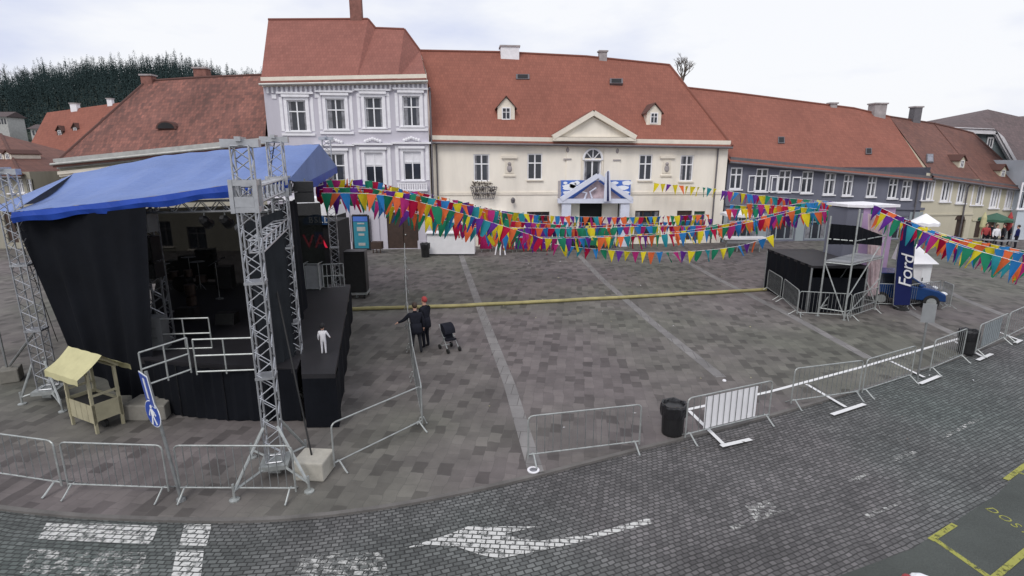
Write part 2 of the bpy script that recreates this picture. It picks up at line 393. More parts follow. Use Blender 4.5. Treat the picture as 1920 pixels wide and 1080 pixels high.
# pale bands in the paving
for px in ([(862, 470), (872, 500), (905, 590), (955, 720), (1006, 888)], [(1085, 478), (1130, 525), (1230, 610), (1352, 707)],
           [(1262, 476), (1340, 520), (1480, 590), (1630, 672)], [(1580, 520), (1690, 575), (1740, 603), (1800, 631)], [(1700, 505), (1800, 558), (1890, 594)]):
    struct(pstrip(px, .34, .004, 'paving_band', M['band']))
z1 = ZR + .008
def mark(px, wdt, m, z, name='road_marking'): struct(pstrip(px, wdt, z, name, M[m]))
def markp(px, m, z, name='road_marking'): struct(ppoly(px, z, name, M[m]))
markp([(88, 979), (297, 986), (283, 1020), (70, 1012)], 'white_worn', z1, 'crossing_marking')
markp([(346, 983), (397, 983), (387, 1024), (336, 1022)], 'white_worn', z1, 'crossing_marking')
markp([(58, 1028), (276, 1036), (262, 1082), (36, 1076)], 'white_very_worn', z1, 'crossing_marking')
markp([(331, 1032), (382, 1033), (376, 1088), (320, 1086)], 'white_worn', z1, 'crossing_marking')
markp([(566, 1040), (720, 1034), (730, 1088), (545, 1090)], 'white_very_worn', z1, 'crossing_marking')
markp([(758, 1028), (846, 1000), (877, 987), (1008, 987), (960, 998), (946, 1001), (975, 1010), (1011, 1014), (1100, 1003), (1217, 971), (1222, 981), (1073, 1020), (1000, 1035),
       (936, 1047), (900, 1040), (860, 1026), (800, 1022)], 'white_worn', z1, 'arrow_marking')
markp([(1396, 948), (1446, 936), (1472, 958), (1418, 978)], 'white_very_worn', z1)
for px in ([(1765, 822), (1833, 786)], [(1676, 862), (1717, 847)], [(1600, 900), (1624, 890)], [(1626, 968), (1690, 940)], [(1372, 990), (1405, 978)]): mark(px, .1, 'white_very_worn', z1)
zl = .008
mark([(1288, 768), (1440, 735), (1620, 687), (1800, 634)], .11, 'white_line', zl, 'bay_marking')
for a, b, c, d in (((1292, 770), (1356, 832), (1352, 836), (1408, 823)), ((1512, 720), (1586, 763), (1560, 777), (1621, 757)), ((1670, 677), (1733, 707), (1725, 719), (1762, 704)),
                   ((1790, 640), (1842, 668), (1833, 675), (1860, 663)), ((1862, 618), (1913, 638), (1903, 643), (1915, 637))):
    mark([a, b], .1, 'white_line', zl + .004, 'bay_marking'); mark([c, d], .12, 'white_line', zl, 'bay_marking')
mark([(1745, 1012), (1790, 983)], .1, 'yellow_line', z1 + .004, 'yellow_marking'); mark([(1753, 1011), (1858, 1084)], .1, 'yellow_line', z1, 'yellow_marking')
mark([(1858, 1088), (1930, 1028)], .1, 'yellow_line', z1 + .008, 'yellow_marking'); mark([(1886, 899), (1930, 866)], .1, 'yellow_line', z1, 'yellow_marking'); mark([(1902, 883), (1930, 892)], .07, 'yellow_line', z1 + .004, 'yellow_marking')
def text(s, size, m, parent=None, extrude=.002, shear=0.0, name='lettering', spacing=1.0):
    c = bpy.data.curves.new(name, 'FONT'); c.body = s; c.size = size; c.extrude = extrude; c.shear = shear; c.space_character = spacing
    o = bpy.data.objects.new(name, c); COL.objects.link(o); dg = bpy.context.evaluated_depsgraph_get(); dg.update()
    me = bpy.data.meshes.new_from_object(o.evaluated_get(dg)); bpy.data.objects.remove(o); bpy.data.curves.remove(c)
    me.materials.clear(); me.materials.append(m); me.polygons.foreach_set('material_index', [0]*len(me.polygons)); o = bpy.data.objects.new(name, me); COL.objects.link(o)
    if parent: o.parent = parent
    return o
def orient(o, loc, ex, ey):
    ex = V(ex).normalized(); ey = (V(ey) - ex*V(ey).dot(ex)).normalized(); ez = ex.cross(ey)
    m = Matrix((ex, ey, ez)).transposed().to_4x4(); m.translation = loc
    p = o.parent
    if p: m = Matrix.Translation(-p.location) @ m
    o.matrix_local = m
a, b = G(1845, 952, z1), G(1925, 1003, z1)
t = text('DOSTAVA', .25, M['yellow_line'], name='yellow_lettering', extrude=.001, spacing=1.3); struct(t); orient(t, a, b - a, V((0,0,1)).cross(b - a))
# hill with its wood
def crest(x):
    t = [(-420, 27), (-235, 29), (-205, 30), (-186, 34), (-165, 36), (-140, 37), (-110, 32), (-70, 14), (-30, 0), (100, 0)]
    for (a, za_), (b, zb) in zip(t, t[1:]):
        if a <= x <= b: f = (x-a)/(b-a); f = f*f*(3-2*f); return za_ + (zb-za_)*f
    return 0
def hz(x, y):
    f = max(0, min(1, (y-105)/125)); f = f*f*(3-2*f); return -.25 + crest(x*235/max(y, 120))*f
hb = MB(); xs = [-420 + 13*i for i in range(36)]; ys = [95 + 12*i for i in range(24)]
hv = [(x, y, hz(x, y)) for y in ys for x in xs]; n = len(xs)
hb.add(hv, [(j*n+i, j*n+i+1, (j+1)*n+i+1, (j+1)*n+i) for j in range(len(ys)-1) for i in range(n-1)])
M['hill'] = mat('forest_floor', (.03, .04, .028), .95, 0, .3, .1)
M['needles'] = mat('conifer_needles', (.032, .05, .05), 1, 0, .35, .05); M['needles'].node_tree.nodes['Principled BSDF'].inputs['Specular IOR Level'].default_value = .05
M['needles_b'] = mat('broadleaf_twigs', (.075, .075, .07), .9, 0, .3, .4)
struct(hb.build('hill', M['hill'], smooth=True))
fr = MB(); rf = random.Random(3)
def conifer(x, y, z, h, r, k=120):
    for i in range(k):
        f = rf.random()**.75; rnd_ = h < 8.8; zz = z + h*(.12 + .88*f); rr = r*((1-f)**.8 if not rnd_ else 1.25*math.sqrt(max(0, 1-(1.6*f-.75)**2)*.8))*(.5 + .6*rf.random()) + .15
        a = rf.random()*6.283; s = (.2 + .3*rf.random())*(1.25-f*.8)*.62
        c = V((x + rr*math.cos(a), y + rr*math.sin(a), zz))
        ux = V((-math.sin(a), math.cos(a), 0))*s*.9; uz = V((math.cos(a)*.75, math.sin(a)*.75, -.55))*s
        fr.add([c - ux - uz*.2, c + ux*rf.uniform(.7, 1.1) - uz*.2, c + uz*1.1, c - uz*.6 + V((0,0,s*.5))], [(0, 1, 2), (0, 3, 1)])
    fr.tube([(x, y, z-.5), (x, y, z+h*.95)], [.22, .03], 3, False)
for i in range(1500):
    y = 118 + 128*rf.random()**.8; px = rf.uniform(-60, 540); x = (px-960)/F*(y*1.0)
    z = hz(x, y)
    conifer(x, y, z, rf.uniform(6, 10.5)*(1.15 if rf.random() < .1 else 1), rf.uniform(1.7, 2.9))
for i in range(120):
    px = rf.uniform(110, 530); y = rf.uniform(228, 244); x = (px-960)/F*y
    conifer(x, y, hz(x, y), rf.uniform(6, 9) + (5 if rf.random() < .12 else 0), rf.uniform(1.5, 2.6))
struct(fr.build('forest', [M['needles']], recalc=False), 'stuff')
def bare(mb, p, d, ln, r, depth, rg):
    q = p + d*ln; mb.tube([p, (p+q)/2 + V((rg.uniform(-1,1), rg.uniform(-1,1), 0))*ln*.05, q], [r, r*.8, r*.6], 4 if depth > 1 else 3, False)
    if depth == 0: return
    for k in range(3 if depth > 1 else 4):
        e = (d + V((rg.uniform(-1,1), rg.uniform(-1,1), rg.uniform(-.15,.7)))*.65).normalized()
        bare(mb, p + d*ln*rg.uniform(.55, 1), e, ln*rg.uniform(.55, .78), r*.55, depth-1, rg)
bt = MB()
for px in (8, 34, 48, 62, 70, 84, 98, 108):
    y = rf.uniform(225, 238); x = (px-960)/F*y; z = hz(x, y)
    bare(bt, V((x, y, z-.5)), V((0, 0, 1)), rf.uniform(5, 6.5), .3, 4, rf)
struct(bt.build('bare_woods', M['needles_b'], recalc=False), 'stuff')
# ================================================================== BUILDINGS
UP = V((0, 0, 1))
class Facade:
    def __init__(s, A, B):
        s.O = V((A.x, A.y, 0)); d = V((B.x, B.y, 0)) - s.O; s.L = d.length; s.u = d.normalized()
        s.n = V((s.u.y, -s.u.x, 0))
        if s.n.dot(C0 - s.O) < 0: s.n = -s.n
    def p(s, a, z, d=0.0): return s.O + s.u*a + UP*z - s.n*d
    def sz(s, px, py, d=0.0):
        P = PL(px, py, s.O - s.n*d, s.n); return (P - s.O).dot(s.u), P.z
    def rect(s, x0, y0, x1, y1, d=0.0):
        xm, ym = (x0+x1)/2, (y0+y1)/2
        return s.sz(x0, ym, d)[0], s.sz(x1, ym, d)[0], s.sz(xm, y1, d)[1], s.sz(xm, y0, d)[1]
    def slab(s, mb, s0, s1, z0, z1, d0, d1):     # d0 front (negative = proud), d1 back
        return mb.obx(s.p(s0, z0, d0), s.u*(s1-s0), -s.n*(d1-d0), UP*(z1-z0))
def wall_mesh(fc, eave, rects, rec=.2):
    mb = MB(); ss = sorted({0.0, fc.L} | {v for r in rects for v in r[:2]}); lowest = min(eave(0), eave(fc.L))
    zs = sorted({-.3} | {v for r in rects for v in r[2:4]})
    top = len(zs)
    def zz(i, a): return zs[i] if i < top else eave(a)
    for i in range(len(ss)-1):
        for j in range(top):
            a, b = ss[i], ss[i+1]; z0 = zs[j]; z1_ = zs[j+1] if j+1 < top else lowest
            if j+1 < top and any(r[0]-1e-6 <= a and b <= r[1]+1e-6 and r[2]-1e-6 <= z0 and z1_ <= r[3]+1e-6 for r in rects): continue
            mb.poly([fc.p(a, zz(j, a)), fc.p(b, zz(j, b)), fc.p(b, zz(j+1, b)), fc.p(a, zz(j+1, a))])
    for s0, s1, z0, z1_ in [r[:4] for r in rects]:
        c = [(s0, z0), (s1, z0), (s1, z1_), (s0, z1_)]
        for k in range(4):
            (a, za_), (b, zb) = c[k], c[(k+1) % 4]
            mb.poly([fc.p(a, za_), fc.p(b, zb), fc.p(b, zb, rec), fc.p(a, za_, rec)])
    return mb
def window(fc, root, r, cols=2, transom=.36, fm='frame', gm='glass', surround=None, sill=True, lintel=0.0, name='window', fw=.075, d=.1, trim='white_trim', blind=0.0, open_=False):
    s0, s1, z0, z1_ = r[:4]; mb = MB()
    fc.slab(mb, s0, s0+fw, z0, z1_, d-.03, d+.06); fc.slab(mb, s1-fw, s1, z0, z1_, d-.03, d+.06)
    fc.slab(mb, s0+fw, s1-fw, z0, z0+fw, d-.03, d+.06); fc.slab(mb, s0+fw, s1-fw, z1_-fw, z1_, d-.03, d+.06)
    for k in range(1, cols):
        c = s0 + (s1-s0)*k/cols; fc.slab(mb, c-fw*.55, c+fw*.55, z0+fw, z1_-fw, d-.04, d+.05)
    if transom:
        zt = z1_ - (z1_-z0)*transom; fc.slab(mb, s0+fw, s1-fw, zt-fw*.5, zt+fw*.5, d-.035, d+.04)
    w_ = mb.build(name, M[fm], root)
    pb = MB(); fc.slab(pb, s0+.01, s1-.01, z0+.01, z1_-.01, d+.03, d+.045); pb.build('pane', M[gm], w_)
    hsh = (int(s0*37) + int(z0*11)) % 5
    if hsh < 3 and gm == 'glass':
        ww = (s1-s0)*(.12 + .05*hsh)
        for a, b in ((s0+fw, s0+fw+ww), (s1-fw-ww*.8, s1-fw)): kb_ = MB(); fc.slab(kb_, a, b, z0+fw, z1_-fw, d+.018, d+.029); kb_.build('curtain', M['glass_b'], w_)
    if blind:
        bb = MB(); fc.slab(bb, s0+fw, s1-fw, z1_-(z1_-z0)*blind, z1_-fw, d-.0, d+.02); bb.build('blind', M['white_trim'], w_)
    if surround:
        sw, pr = surround; sb = MB()
        fc.slab(sb, s0-sw, s0, z0, z1_, -pr, .02); fc.slab(sb, s1, s1+sw, z0, z1_, -pr, .02); fc.slab(sb, s0-sw, s1+sw, z1_, z1_+sw, -pr-.003, .02)
        if lintel: fc.slab(sb, s0-sw*1.5, s1+sw*1.5, z1_+sw, z1_+sw+lintel, -pr-.14, .02)
        sb.build('window_surround', M[trim], w_)
    if sill:
        lb = MB(); e = (surround[0] if surround else 0) + .07
        fc.slab(lb, s0-e, s1+e, z0-.09, z0, -.13, .02); lb.build('sill', M[trim], w_)
    return w_
def roof(fc, root, eA, eB, ridge, setback, m, over=.4, hipL=False, hipR=False, wallm=None, ext=(0.0, 0.0), name='roof'):
    """ridge: photo pixels on the vertical plane 'setback' behind the front wall"""
    rp = [PL(x, y, fc.O - fc.n*setback, fc.n) for x, y in ridge]
    eL = fc.p(-ext[0], eA); eR = fc.p(fc.L+ext[1], eB)
    mid = sum((p.z for p in rp), 0)/len(rp); sl = (mid - (eA+eB)/2)/setback
    fL = eL + fc.n*over - UP*over*sl; fR = eR + fc.n*over - UP*over*sl
    dd = -fc.n*(2*setback + over*2); bL, bR = fL + dd, fR + dd
    mb = MB(); k = len(rp); th = V((0,0,-.16))
    def uv(P, back=False):
        a = (P - fc.O).dot(fc.u); b = (P - fc.O).dot(-fc.n); return (a, math.hypot(b, P.z) if not back else math.hypot(2*setback-b, P.z))
    sA, sB = (fL-fc.O).dot(fc.u), (fR-fc.O).dot(fc.u); fr_ = [max(0, min(1, ((p-fc.O).dot(fc.u)-sA)/(sB-sA))) for p in rp]
    if not hipL: fr_[0] = 0
    if not hipR: fr_[-1] = 1
    for (e0, e1, bk_) in ((fL, fR, False), (bL, bR, True)):
        fp = [e0 + (e1-e0)*f for f in fr_]
        for i in range(k-1):
            q = [fp[i], fp[i+1], rp[i+1], rp[i]]; mb.poly(q, [uv(p, bk_) for p in q])
        if hipL: q = [e0, fp[0], rp[0]]; mb.poly(q, [uv(p, bk_) for p in q])
        if hipR: q = [fp[-1], e1, rp[-1]]; mb.poly(q, [uv(p, bk_) for p in q])
    for e, b, r_, hip, a0 in ((fL, bL, rp[0], hipL, eL), (fR, bR, rp[-1], hipR, eR)):
        if hip: mb.poly([e, b, r_], [((p-fc.O).dot(fc.n)*-1, p.z) for p in (e, b, r_)])
    mb.obx(fL + th, fR - fL, -fc.n*.12, -th*.99)
    mb.poly([fL + th*.5, fR + th*.5, bR + th*.5, bL + th*.5])
    ro = mb.build(name, m, root)
    rb = MB()
    for a, b in zip(rp, rp[1:]): rb.tube([a, b], .11, 6)
    if hipL: rb.tube([fL, rp[0]], .1, 6)
    if hipR: rb.tube([fR, rp[-1]], .1, 6)
    rb.build('ridge_tiles', m, ro)
    if wallm:
        wb = MB(); back_ = -fc.n*2*setback
        for hip, e0, ez, r_ in ((hipL, 0, eA, rp[0]), (hipR, fc.L, eB, rp[-1])):
            pts = [fc.p(e0, -.3), fc.p(e0, -.3) + back_, fc.p(e0, ez) + back_]
            if not hip: pts.append(r_ - UP*.1)
            pts.append(fc.p(e0, ez)); wb.poly(pts)
        wb.poly([fc.p(0, -.3) + back_, fc.p(fc.L, -.3) + back_, fc.p(fc.L, eB) + back_, fc.p(0, eA) + back_])
        wb.build('side_wall', wallm, root)
    ro['_'] = 0; del ro['_']
    pn = (rp[-1]-fR).cross(fL-fR).normalized()
    return ro, (fR, pn)
def gutter(fc, root, eA, eB, over, sl, m='gutter'):
    a = fc.p(-.1, eA) + fc.n*(over+.06) - UP*(over*sl+.1); b = fc.p(fc.L+.1, eB) + fc.n*(over+.06) - UP*(over*sl+.1)
    return MB().tube([a, b], .085, 8).build('gutter', M[m], root)
def downpipe(fc, root, px, y0, y1, m='gutter'):
    s_, z1_ = fc.sz(px, y0); _, z0 = fc.sz(px, y1)
    return MB().tube([fc.p(s_, z0, -.12), fc.p(s_, z1_-.25, -.12), fc.p(s_, z1_, -.3)], .06, 7).build('downpipe', M[m], root)
def chimney(fc, root, x0, x1, ytop, ybase, setback, m='chim', cap=True, depth=None):
    P0 = fc.O - fc.n*setback
    a, b = PL(x0, ytop, P0, fc.n), PL(x1, ytop, P0, fc.n); zb = PL((x0+x1)/2, ybase, P0, fc.n).z - 1.2
    wd = (b-a).length; dp = depth or wd*.8
    mb = MB(); mb.obx(V((a.x, a.y, zb)) - fc.n*-dp/2, fc.u*wd, -fc.n*dp, UP*(a.z-zb)); o = mb.build('chimney', M[m], root)
    if cap:
        cb = MB(); cb.obx(a + fc.n*(dp/2+.08) - fc.u*.08, fc.u*(wd+.16), -fc.n*(dp+.16), UP*.12); cb.build('chimney_cap', M['chim'], o)
    return o
def dormer(fc, root, plane, cx, ybase, wpx, ywall, ytop, wallm, roofm, arched=False, back=2.6, wname='window'):
    P0, pn = plane; B = PL(cx, ybase, P0, pn); B = B + fc.n*.05
    sc_ = (B - C0).dot(V((0, CP, -SP)))/F; wd = wpx*sc_; zt = PL(cx, ywall, B, fc.n).z; zp = PL(cx, ytop, B, fc.n).z
    u = fc.u; bk = -fc.n*back; l = B - u*wd/2; r_ = B + u*wd/2
    def at(p, z): return V((p.x, p.y, z))
    zl = B.z - .05
    mb = MB(); mb.prism([at(l, zl), at(r_, zl), at(r_, zt), at(B, zp-.06), at(l, zt)], bk); o = mb.build('dormer', M[wallm], root)
    rb = MB(); e = .13*wd
    for sgn, s_ in ((-1, l), (1, r_)):
        lo = at(s_, zt) + u*sgn*e - UP*(zp-zt)*e/(wd/2) + fc.n*.15; hi = at(B, zp) + fc.n*.15
        t_ = V((0,0,.07)); rb.add([lo, hi, hi+bk*1.1, lo+bk*1.1, lo+t_, hi+t_, hi+bk*1.1+t_, lo+bk*1.1+t_], [(0,1,2,3), (4,7,6,5), (0,4,5,1), (3,2,6,7), (0,3,7,4)])
    rb.build('dormer_roof', roofm, o)
    f2 = Facade(l, r_); f2.O = at(l, 0); f2.n = fc.n; f2.u = u; f2.L = wd
    h = zt - zl; wn = MB()
    for (a, b, c, d_) in ((.24, .3, .1, .95), (.7, .76, .1, .95), (.3, .7, .1, .17), (.3, .7, .88, .95), (.48, .52, .17, .88), (.3, .48, .6, .64), (.52, .7, .6, .64)):
        f2.slab(wn, wd*a, wd*b, zl+h*c, zl+h*d_, -.06, .01)
    wn.build('dormer_frame', M['frame'], o)
    pb = MB(); f2.slab(pb, wd*.26, wd*.74, zl+h*.12, zl+h*.93, -.025, .01); pb.build('pane', M['glass'], o)
    return o
def skylight(fc, root, plane, x0, y0, x1, y1, gm='glass_b', lift=.12):
    P0, pn = plane
    if pn.dot(fc.n) < 0: pn = -pn
    c = [PL(x, y, P0, pn) for x, y in ((x0, y1), (x1, y1), (x1, y0), (x0, y0))]
    mb = MB(); u = (c[1]-c[0]); v = (c[3]-c[0]); mb.obx(c[0] - pn*.05, u, v, pn*(lift+.05)); o = mb.build('skylight', M['gutter'], root)
    pb = MB(); pb.obx(c[0] + pn*lift + u*.12 + v*.12, u*.76, v*.76, pn*.02); pb.build('pane', M[gm], o); return o
def house(name, label, A, B, eyA, eyB, wallm, rects, xs=None):
    fc = Facade(A, B); zA = ZV(eyA, fc.p(0, 0)); zB = ZV(eyB, fc.p(fc.L, 0))
    root = thing(name, label, 'building', (fc.p(fc.L/2, 0).x, fc.p(fc.L/2, 0).y, 0))
    rr = [fc.rect(*r) for r in rects]
    ev = lambda a: zA + (zB-zA)*a/fc.L
    wall_mesh(fc, ev, rr).build('wall', M[wallm], root)
    return fc, root, zA, zB, rr, ev
def cornice(fc, root, zA, zB, h, pr, m, dz=0.0, name='cornice'):
    mb = MB()
    mb.add([fc.p(a, z + dz + k*h, d) for a, z in ((0, zA), (fc.L, zB)) for k in (-1, 0) for d in (-pr, .02)],
           [(0, 1, 3, 2), (4, 6, 7, 5), (0, 4, 5, 1), (2, 3, 7, 6), (0, 2, 6, 4), (1, 5, 7, 3)])
    mb.add([fc.p(a, z + dz + k, d) for a, z in ((0, zA), (fc.L, zB)) for k in (-h*1.7, -h) for d in (-pr*.5, .02)],
           [(0, 1, 3, 2), (4, 6, 7, 5), (0, 4, 5, 1), (2, 3, 7, 6), (0, 2, 6, 4), (1, 5, 7, 3)])
    return mb.build(name, M[m], root)
# ---- lilac three-storey house
rects = [(540, 188, 575, 246), (612, 185, 648, 243), (684, 182, 718, 240), (755, 180, 788, 237), (613, 288, 648, 350), (685, 286, 719, 348), (757, 284, 790, 338),
         (662, 402, 691, 465), (726, 398, 786, 466)]
fc, ho, zA, zB, rr, ev = house('lilac_townhouse', 'tall lilac townhouse of three storeys with white framed windows', G(524, 470), G(811, 466), 146, 140, 'lilac', rects)
for i, r in enumerate(rr[:7]):
    window(fc, ho, r, 2, .36, surround=(.2, .07), lintel=.16, blind=.42 if i in (5, 6) else 0)
    e = .42; ob = MB()
    if i < 4: fc.slab(ob, r[0]-.5, r[0]-.3, r[2], r[3]+.2, -.03, .01); fc.slab(ob, r[1]+.3, r[1]+.5, r[2], r[3]+.2, -.03, .01); fc.slab(ob, r[0]-.6, r[1]+.6, r[3]+.4, r[3]+.52, -.22, .01); fc.slab(ob, r[0]-.5, r[1]+.5, r[2]-.3, r[2]-.14, -.1, .01)
    else:
        fc.slab(ob, r[0]-.56, r[0]-.32, r[2], r[3]+.4, -.06, .01); fc.slab(ob, r[1]+.32, r[1]+.56, r[2], r[3]+.4, -.06, .01); fc.slab(ob, r[0]-.75, r[1]+.75, r[3]+.52, r[3]+.64, -.28, .01)
        c = (r[0]+r[1])/2
        for k in range(-3, 4): ob.ball(fc.p(c+k*.17, r[3]+.78+.16*(1-abs(k)/3), -.08), .12, n=6, m=4)
    ob.build('stucco_ornament', M['white_trim'], ho)
d_ = MB(); r = rr[8]; fc.slab(d_, r[0], (r[0]+r[1])/2-.02, r[2], r[3], .1, .16); fc.slab(d_, (r[0]+r[1])/2+.02, r[1], r[2], r[3], .1, .16); dd = d_.build('door', M['darkwood'], ho)
hd = MB(); hd.ball(fc.p((r[0]+r[1])/2+.15, 1.05, .06), .06, n=6, m=4); hd.build('handle', M['steel'], dd)
d_ = MB(); r = rr[7]; fc.slab(d_, *r, .12, .16); d_.build('door', M['darkwood'], ho)
pb = MB(); z_c = fc.sz(700, 372)[1]
fc.slab(pb, 0, fc.L, z_c-.12, z_c+.12, -.14, .01); pb.build('string_course', M['white_trim'], ho)
for px in (516, 651, 705, 792):
    pb = MB(); s_ = fc.sz(px, 440)[0]; fc.slab(pb, s_-.28, s_+.28, 0, z_c-.12, -.1, .01); fc.slab(pb, s_-.36, s_+.36, 0, .6, -.16, .01); pb.build('pilaster', M['lilac'], ho)
cornice(fc, ho, zA, zB, .35, .35, 'cream_trim')
fb = MB()
for k in range(34):
    a = .3 + (fc.L-.6)*k/33; fc.slab(fb, a-.07, a+.07, ev(a)-1.0, ev(a)-.6, -.14, .01)
    if k % 3 == 1: fc.slab(fb, a-.1, a+.2, ev(a)-1.35, ev(a)-1.08, -.06, .01)
fb.build('frieze', M['white_trim'], ho)
bb = MB(); s0, s1, z0, z1_ = fc.rect(746, 342, 802, 358)
fc.slab(bb, s0, s1, z1_-.08, z1_, -.4, -.3); fc.slab(bb, s0, s1, z0, z0+.12, -.42, .01)
for k in range(13): a = s0 + (s1-s0)*(k+.5)/13; fc.slab(bb, a-.05, a+.05, z0+.12, z1_-.08, -.38, -.31)
bb.build('balustrade', M['white_trim'], ho)
ro, pln = roof(fc, ho, zA, zB, [(503, 37), (690, 36), (704, 53), (758, 55), (788, 96)], 6, M['roof_pink'], wallm=M['cream'])
gutter(fc, ho, zA, zB, .4, .95, 'gutter_light')
chimney(fc, ho, 655, 677, -14, 36, 6.2, 'brickred')
skylight(fc, ho, pln, 590, 104, 609, 118); skylight(fc, ho, pln, 697, 102, 718, 116); skylight(fc, ho, pln, 694, 119, 710, 130, 'dark')
downpipe(fc, ho, 806, 165, 466, 'gutter')
# ---- cream house with the pediment
rects = [(888, 289, 918, 340), (989, 288, 1017, 337), (1094, 300, 1127, 340), (1198, 290, 1223, 338), (1275, 291, 1300, 340),
         (988, 397, 1030, 440), (1080, 380, 1160, 452), (1190, 395, 1235, 445), (1268, 395, 1296, 450), (1300, 396, 1320, 450)]
fc, ho, zA, zB, rr, ev = house('cream_townhouse', 'long cream townhouse with a triangular pediment and red tiled roof', G(815, 463), G(1350, 455), 254, 264, 'cream', rects)
for i in (0, 1, 3, 4): window(fc, ho, rr[i], 2, .36, sill=True, trim='cream_trim', fw=.09)
r = rr[2]; w_ = window(fc, ho, r, 2, 0, sill=True, trim='cream_trim', fw=.1, surround=(.14, .06))
c = (r[0]+r[1])/2; rad = (r[1]-r[0])/2
ab = MB(); ab.prism([fc.p(c+rad*math.cos(a*math.pi/12), r[3]+rad*1.15*math.sin(a*math.pi/12), -.02) for a in range(13)], -fc.n*-.02)
ab.build('fanlight', M['glass'], w_)
ab = MB(); ab.tube([fc.p(c+(rad+.05)*math.cos(a*math.pi/12), r[3]+(rad*1.15+.05)*math.sin(a*math.pi/12), -.06) for a in range(13)], .09, 6)
for a in (3, 6, 9): ab.tube([fc.p(c, r[3], -.06), fc.p(c+rad*math.cos(a*math.pi/12), r[3]+rad*1.15*math.sin(a*math.pi/12), -.06)], .04, 5)
ab.tube([fc.p(r[0], r[3], -.06), fc.p(r[1], r[3], -.06)], .05, 5); ab.build('fanlight_frame', M['frame'], w_)
for i, m_ in ((5, 'glass'), (6, 'dark'), (7, 'glass'), (8, 'darkwood'), (9, 'green_door')):
    if i in (5, 7): window(fc, ho, rr[i], 3, .25, fm='darkwood', gm='glass', sill=False, name='shop_window')
    else: db = MB(); fc.slab(db, *rr[i], .12, .17); db.build('door', M[m_], ho)
cornice(fc, ho, zA, zB, .3, .32, 'cream_trim')
ob = MB(); za_ = fc.sz(940, 363)[1]; zb_ = fc.sz(1270, 362)[1]; s1 = fc.sz(1052, 360)[0]; s2 = fc.sz(1184, 360)[0]
fc.slab(ob, 0, s1, za_-.1, za_+.1, -.06, .01); fc.slab(ob, s2, fc.L, zb_-.1, zb_+.1, -.06, .01); ob.build('string_course', M['cream_trim'], ho)
pb = MB(); fc.slab(pb, fc.sz(1062, 300)[0], fc.sz(1094, 300)[0]-.2, .0, ev(fc.L/2)-.5, -.07, .01); fc.slab(pb, fc.sz(1127, 300)[0]+.2, fc.sz(1162, 300)[0], .0, ev(fc.L/2)-.5, -.07, .01)
pb.build('centre_bay', M['cream'], ho)
for x in (955, 1250):
    ob = MB(); s_ = fc.sz(x, 310)[0]; z_ = lambda y: fc.sz(x, y)[1]
    fc.slab(ob, s_-.58, s_+.58, z_(297), z_(292), -.16, .01); fc.slab(ob, s_-.32, s_+.32, z_(325), z_(300), -.05, .01); fc.slab(ob, s_-.45, s_+.45, z_(331), z_(328), -.1, .01)
    o_ = ob.build('relief_niche', M['cream_trim'], ho)
    rb = MB(); rb.ball(fc.p(s_, z_(307), -.08), .13, n=8, m=6); rb.ball(fc.p(s_, z_(316), -.07), .19, (1, .5, 1.4), 8, 6); rb.build('relief_figure', M['chim'], o_)
for x, y in ((1064, 281), (1157, 283)):
    ob = MB(); s_, z_ = fc.sz(x, y); ob.ball(fc.p(s_, z_, -.09), .12, (1, .7, 1.6), n=6, m=4); ob.build('wall_ornament', M['chim'], ho); ob = MB(); fc.slab(ob, s_-.3, s_+.3, z_-.72, z_-.62, -.13, -.06); ob.build('wall_shelf', M['chim'], ho)
sL, zL_ = fc.sz(1036, 257, -.35); sR, zR_ = fc.sz(1190, 259, -.35); sT, zT_ = fc.sz(1112, 212, -.35); zc_ = (zL_+zR_)/2
pb = MB(); pb.prism([fc.p(sL+.4, zc_+.05, -.34), fc.p(sR-.4, zc_+.05, -.34), fc.p(sT, zT_-.25, -.34)], -fc.n*.6); pd = pb.build('pediment', M['cream'], ho)
mb = MB()
for a, za2, b, zb2 in ((sL, zc_, sT, zT_), (sR, zc_, sT, zT_)): mb.beam(fc.p(a, za2, -.5), fc.p(b, zb2, -.5), .42, .34, UP)
mb.beam(fc.p(sL, zc_-.12, -.48), fc.p(sR, zc_-.12, -.48), .4, .26, UP); mb.build('pediment_moulding', M['cream_trim'], pd)
gb = MB()
for a, b in ((sL, sT), (sT, sR)):
    q = [fc.p(a, (zc_ if a != sT else zT_)+.2, -.6), fc.p(b, (zc_ if b != sT else zT_)+.2, -.6)]
    gb.poly([q[0], q[1], q[1] - fc.n*4.6, q[0] - fc.n*4.6])
gb.build('pediment_roof', M['roof'], pd)
ro, pln = roof(fc, ho, zA, zB, [(785, 95), (940, 98), (1100, 106), (1255, 122)], 7, M['roof'], hipR=True, hipL=False, wallm=M['cream'], ext=(0, .1))
gutter(fc, ho, zA, zB, .4, 1.05)
dormer(fc, ho, pln, 949, 226, 32, 200, 181, 'cream_trim', M['roof_brown']); dormer(fc, ho, pln, 1225, 233, 28, 210, 194, 'cream_trim', M['roof_brown'])
skylight(fc, ho, pln, 967, 146, 992, 155, 'dark', .35); skylight(fc, ho, pln, 1142, 154, 1166, 163, 'dark', .35)
chimney(fc, ho, 938, 972, 90, 99, 7, 'white_trim'); chimney(fc, ho, 1123, 1137, 98, 107, 7, 'chim')
downpipe(fc, ho, 818, 262, 462); downpipe(fc, ho, 1346, 272, 455)
lb = MB(); s_, z_ = fc.sz(961, 372); lb.tube([fc.p(s_, z_, 0), fc.p(s_, z_+.1, -.35)], .03, 6); lb.lathe(fc.p(s_, z_-.35, -.35), [(.05, 0), (.14, .08), (.17, .3), (.08, .42)], 8)
tag(lb.build('wall_lantern', M['gutter'], loc=fc.p(s_, z_, 0)), 'small dark lantern bracketed on the cream wall', 'lantern')
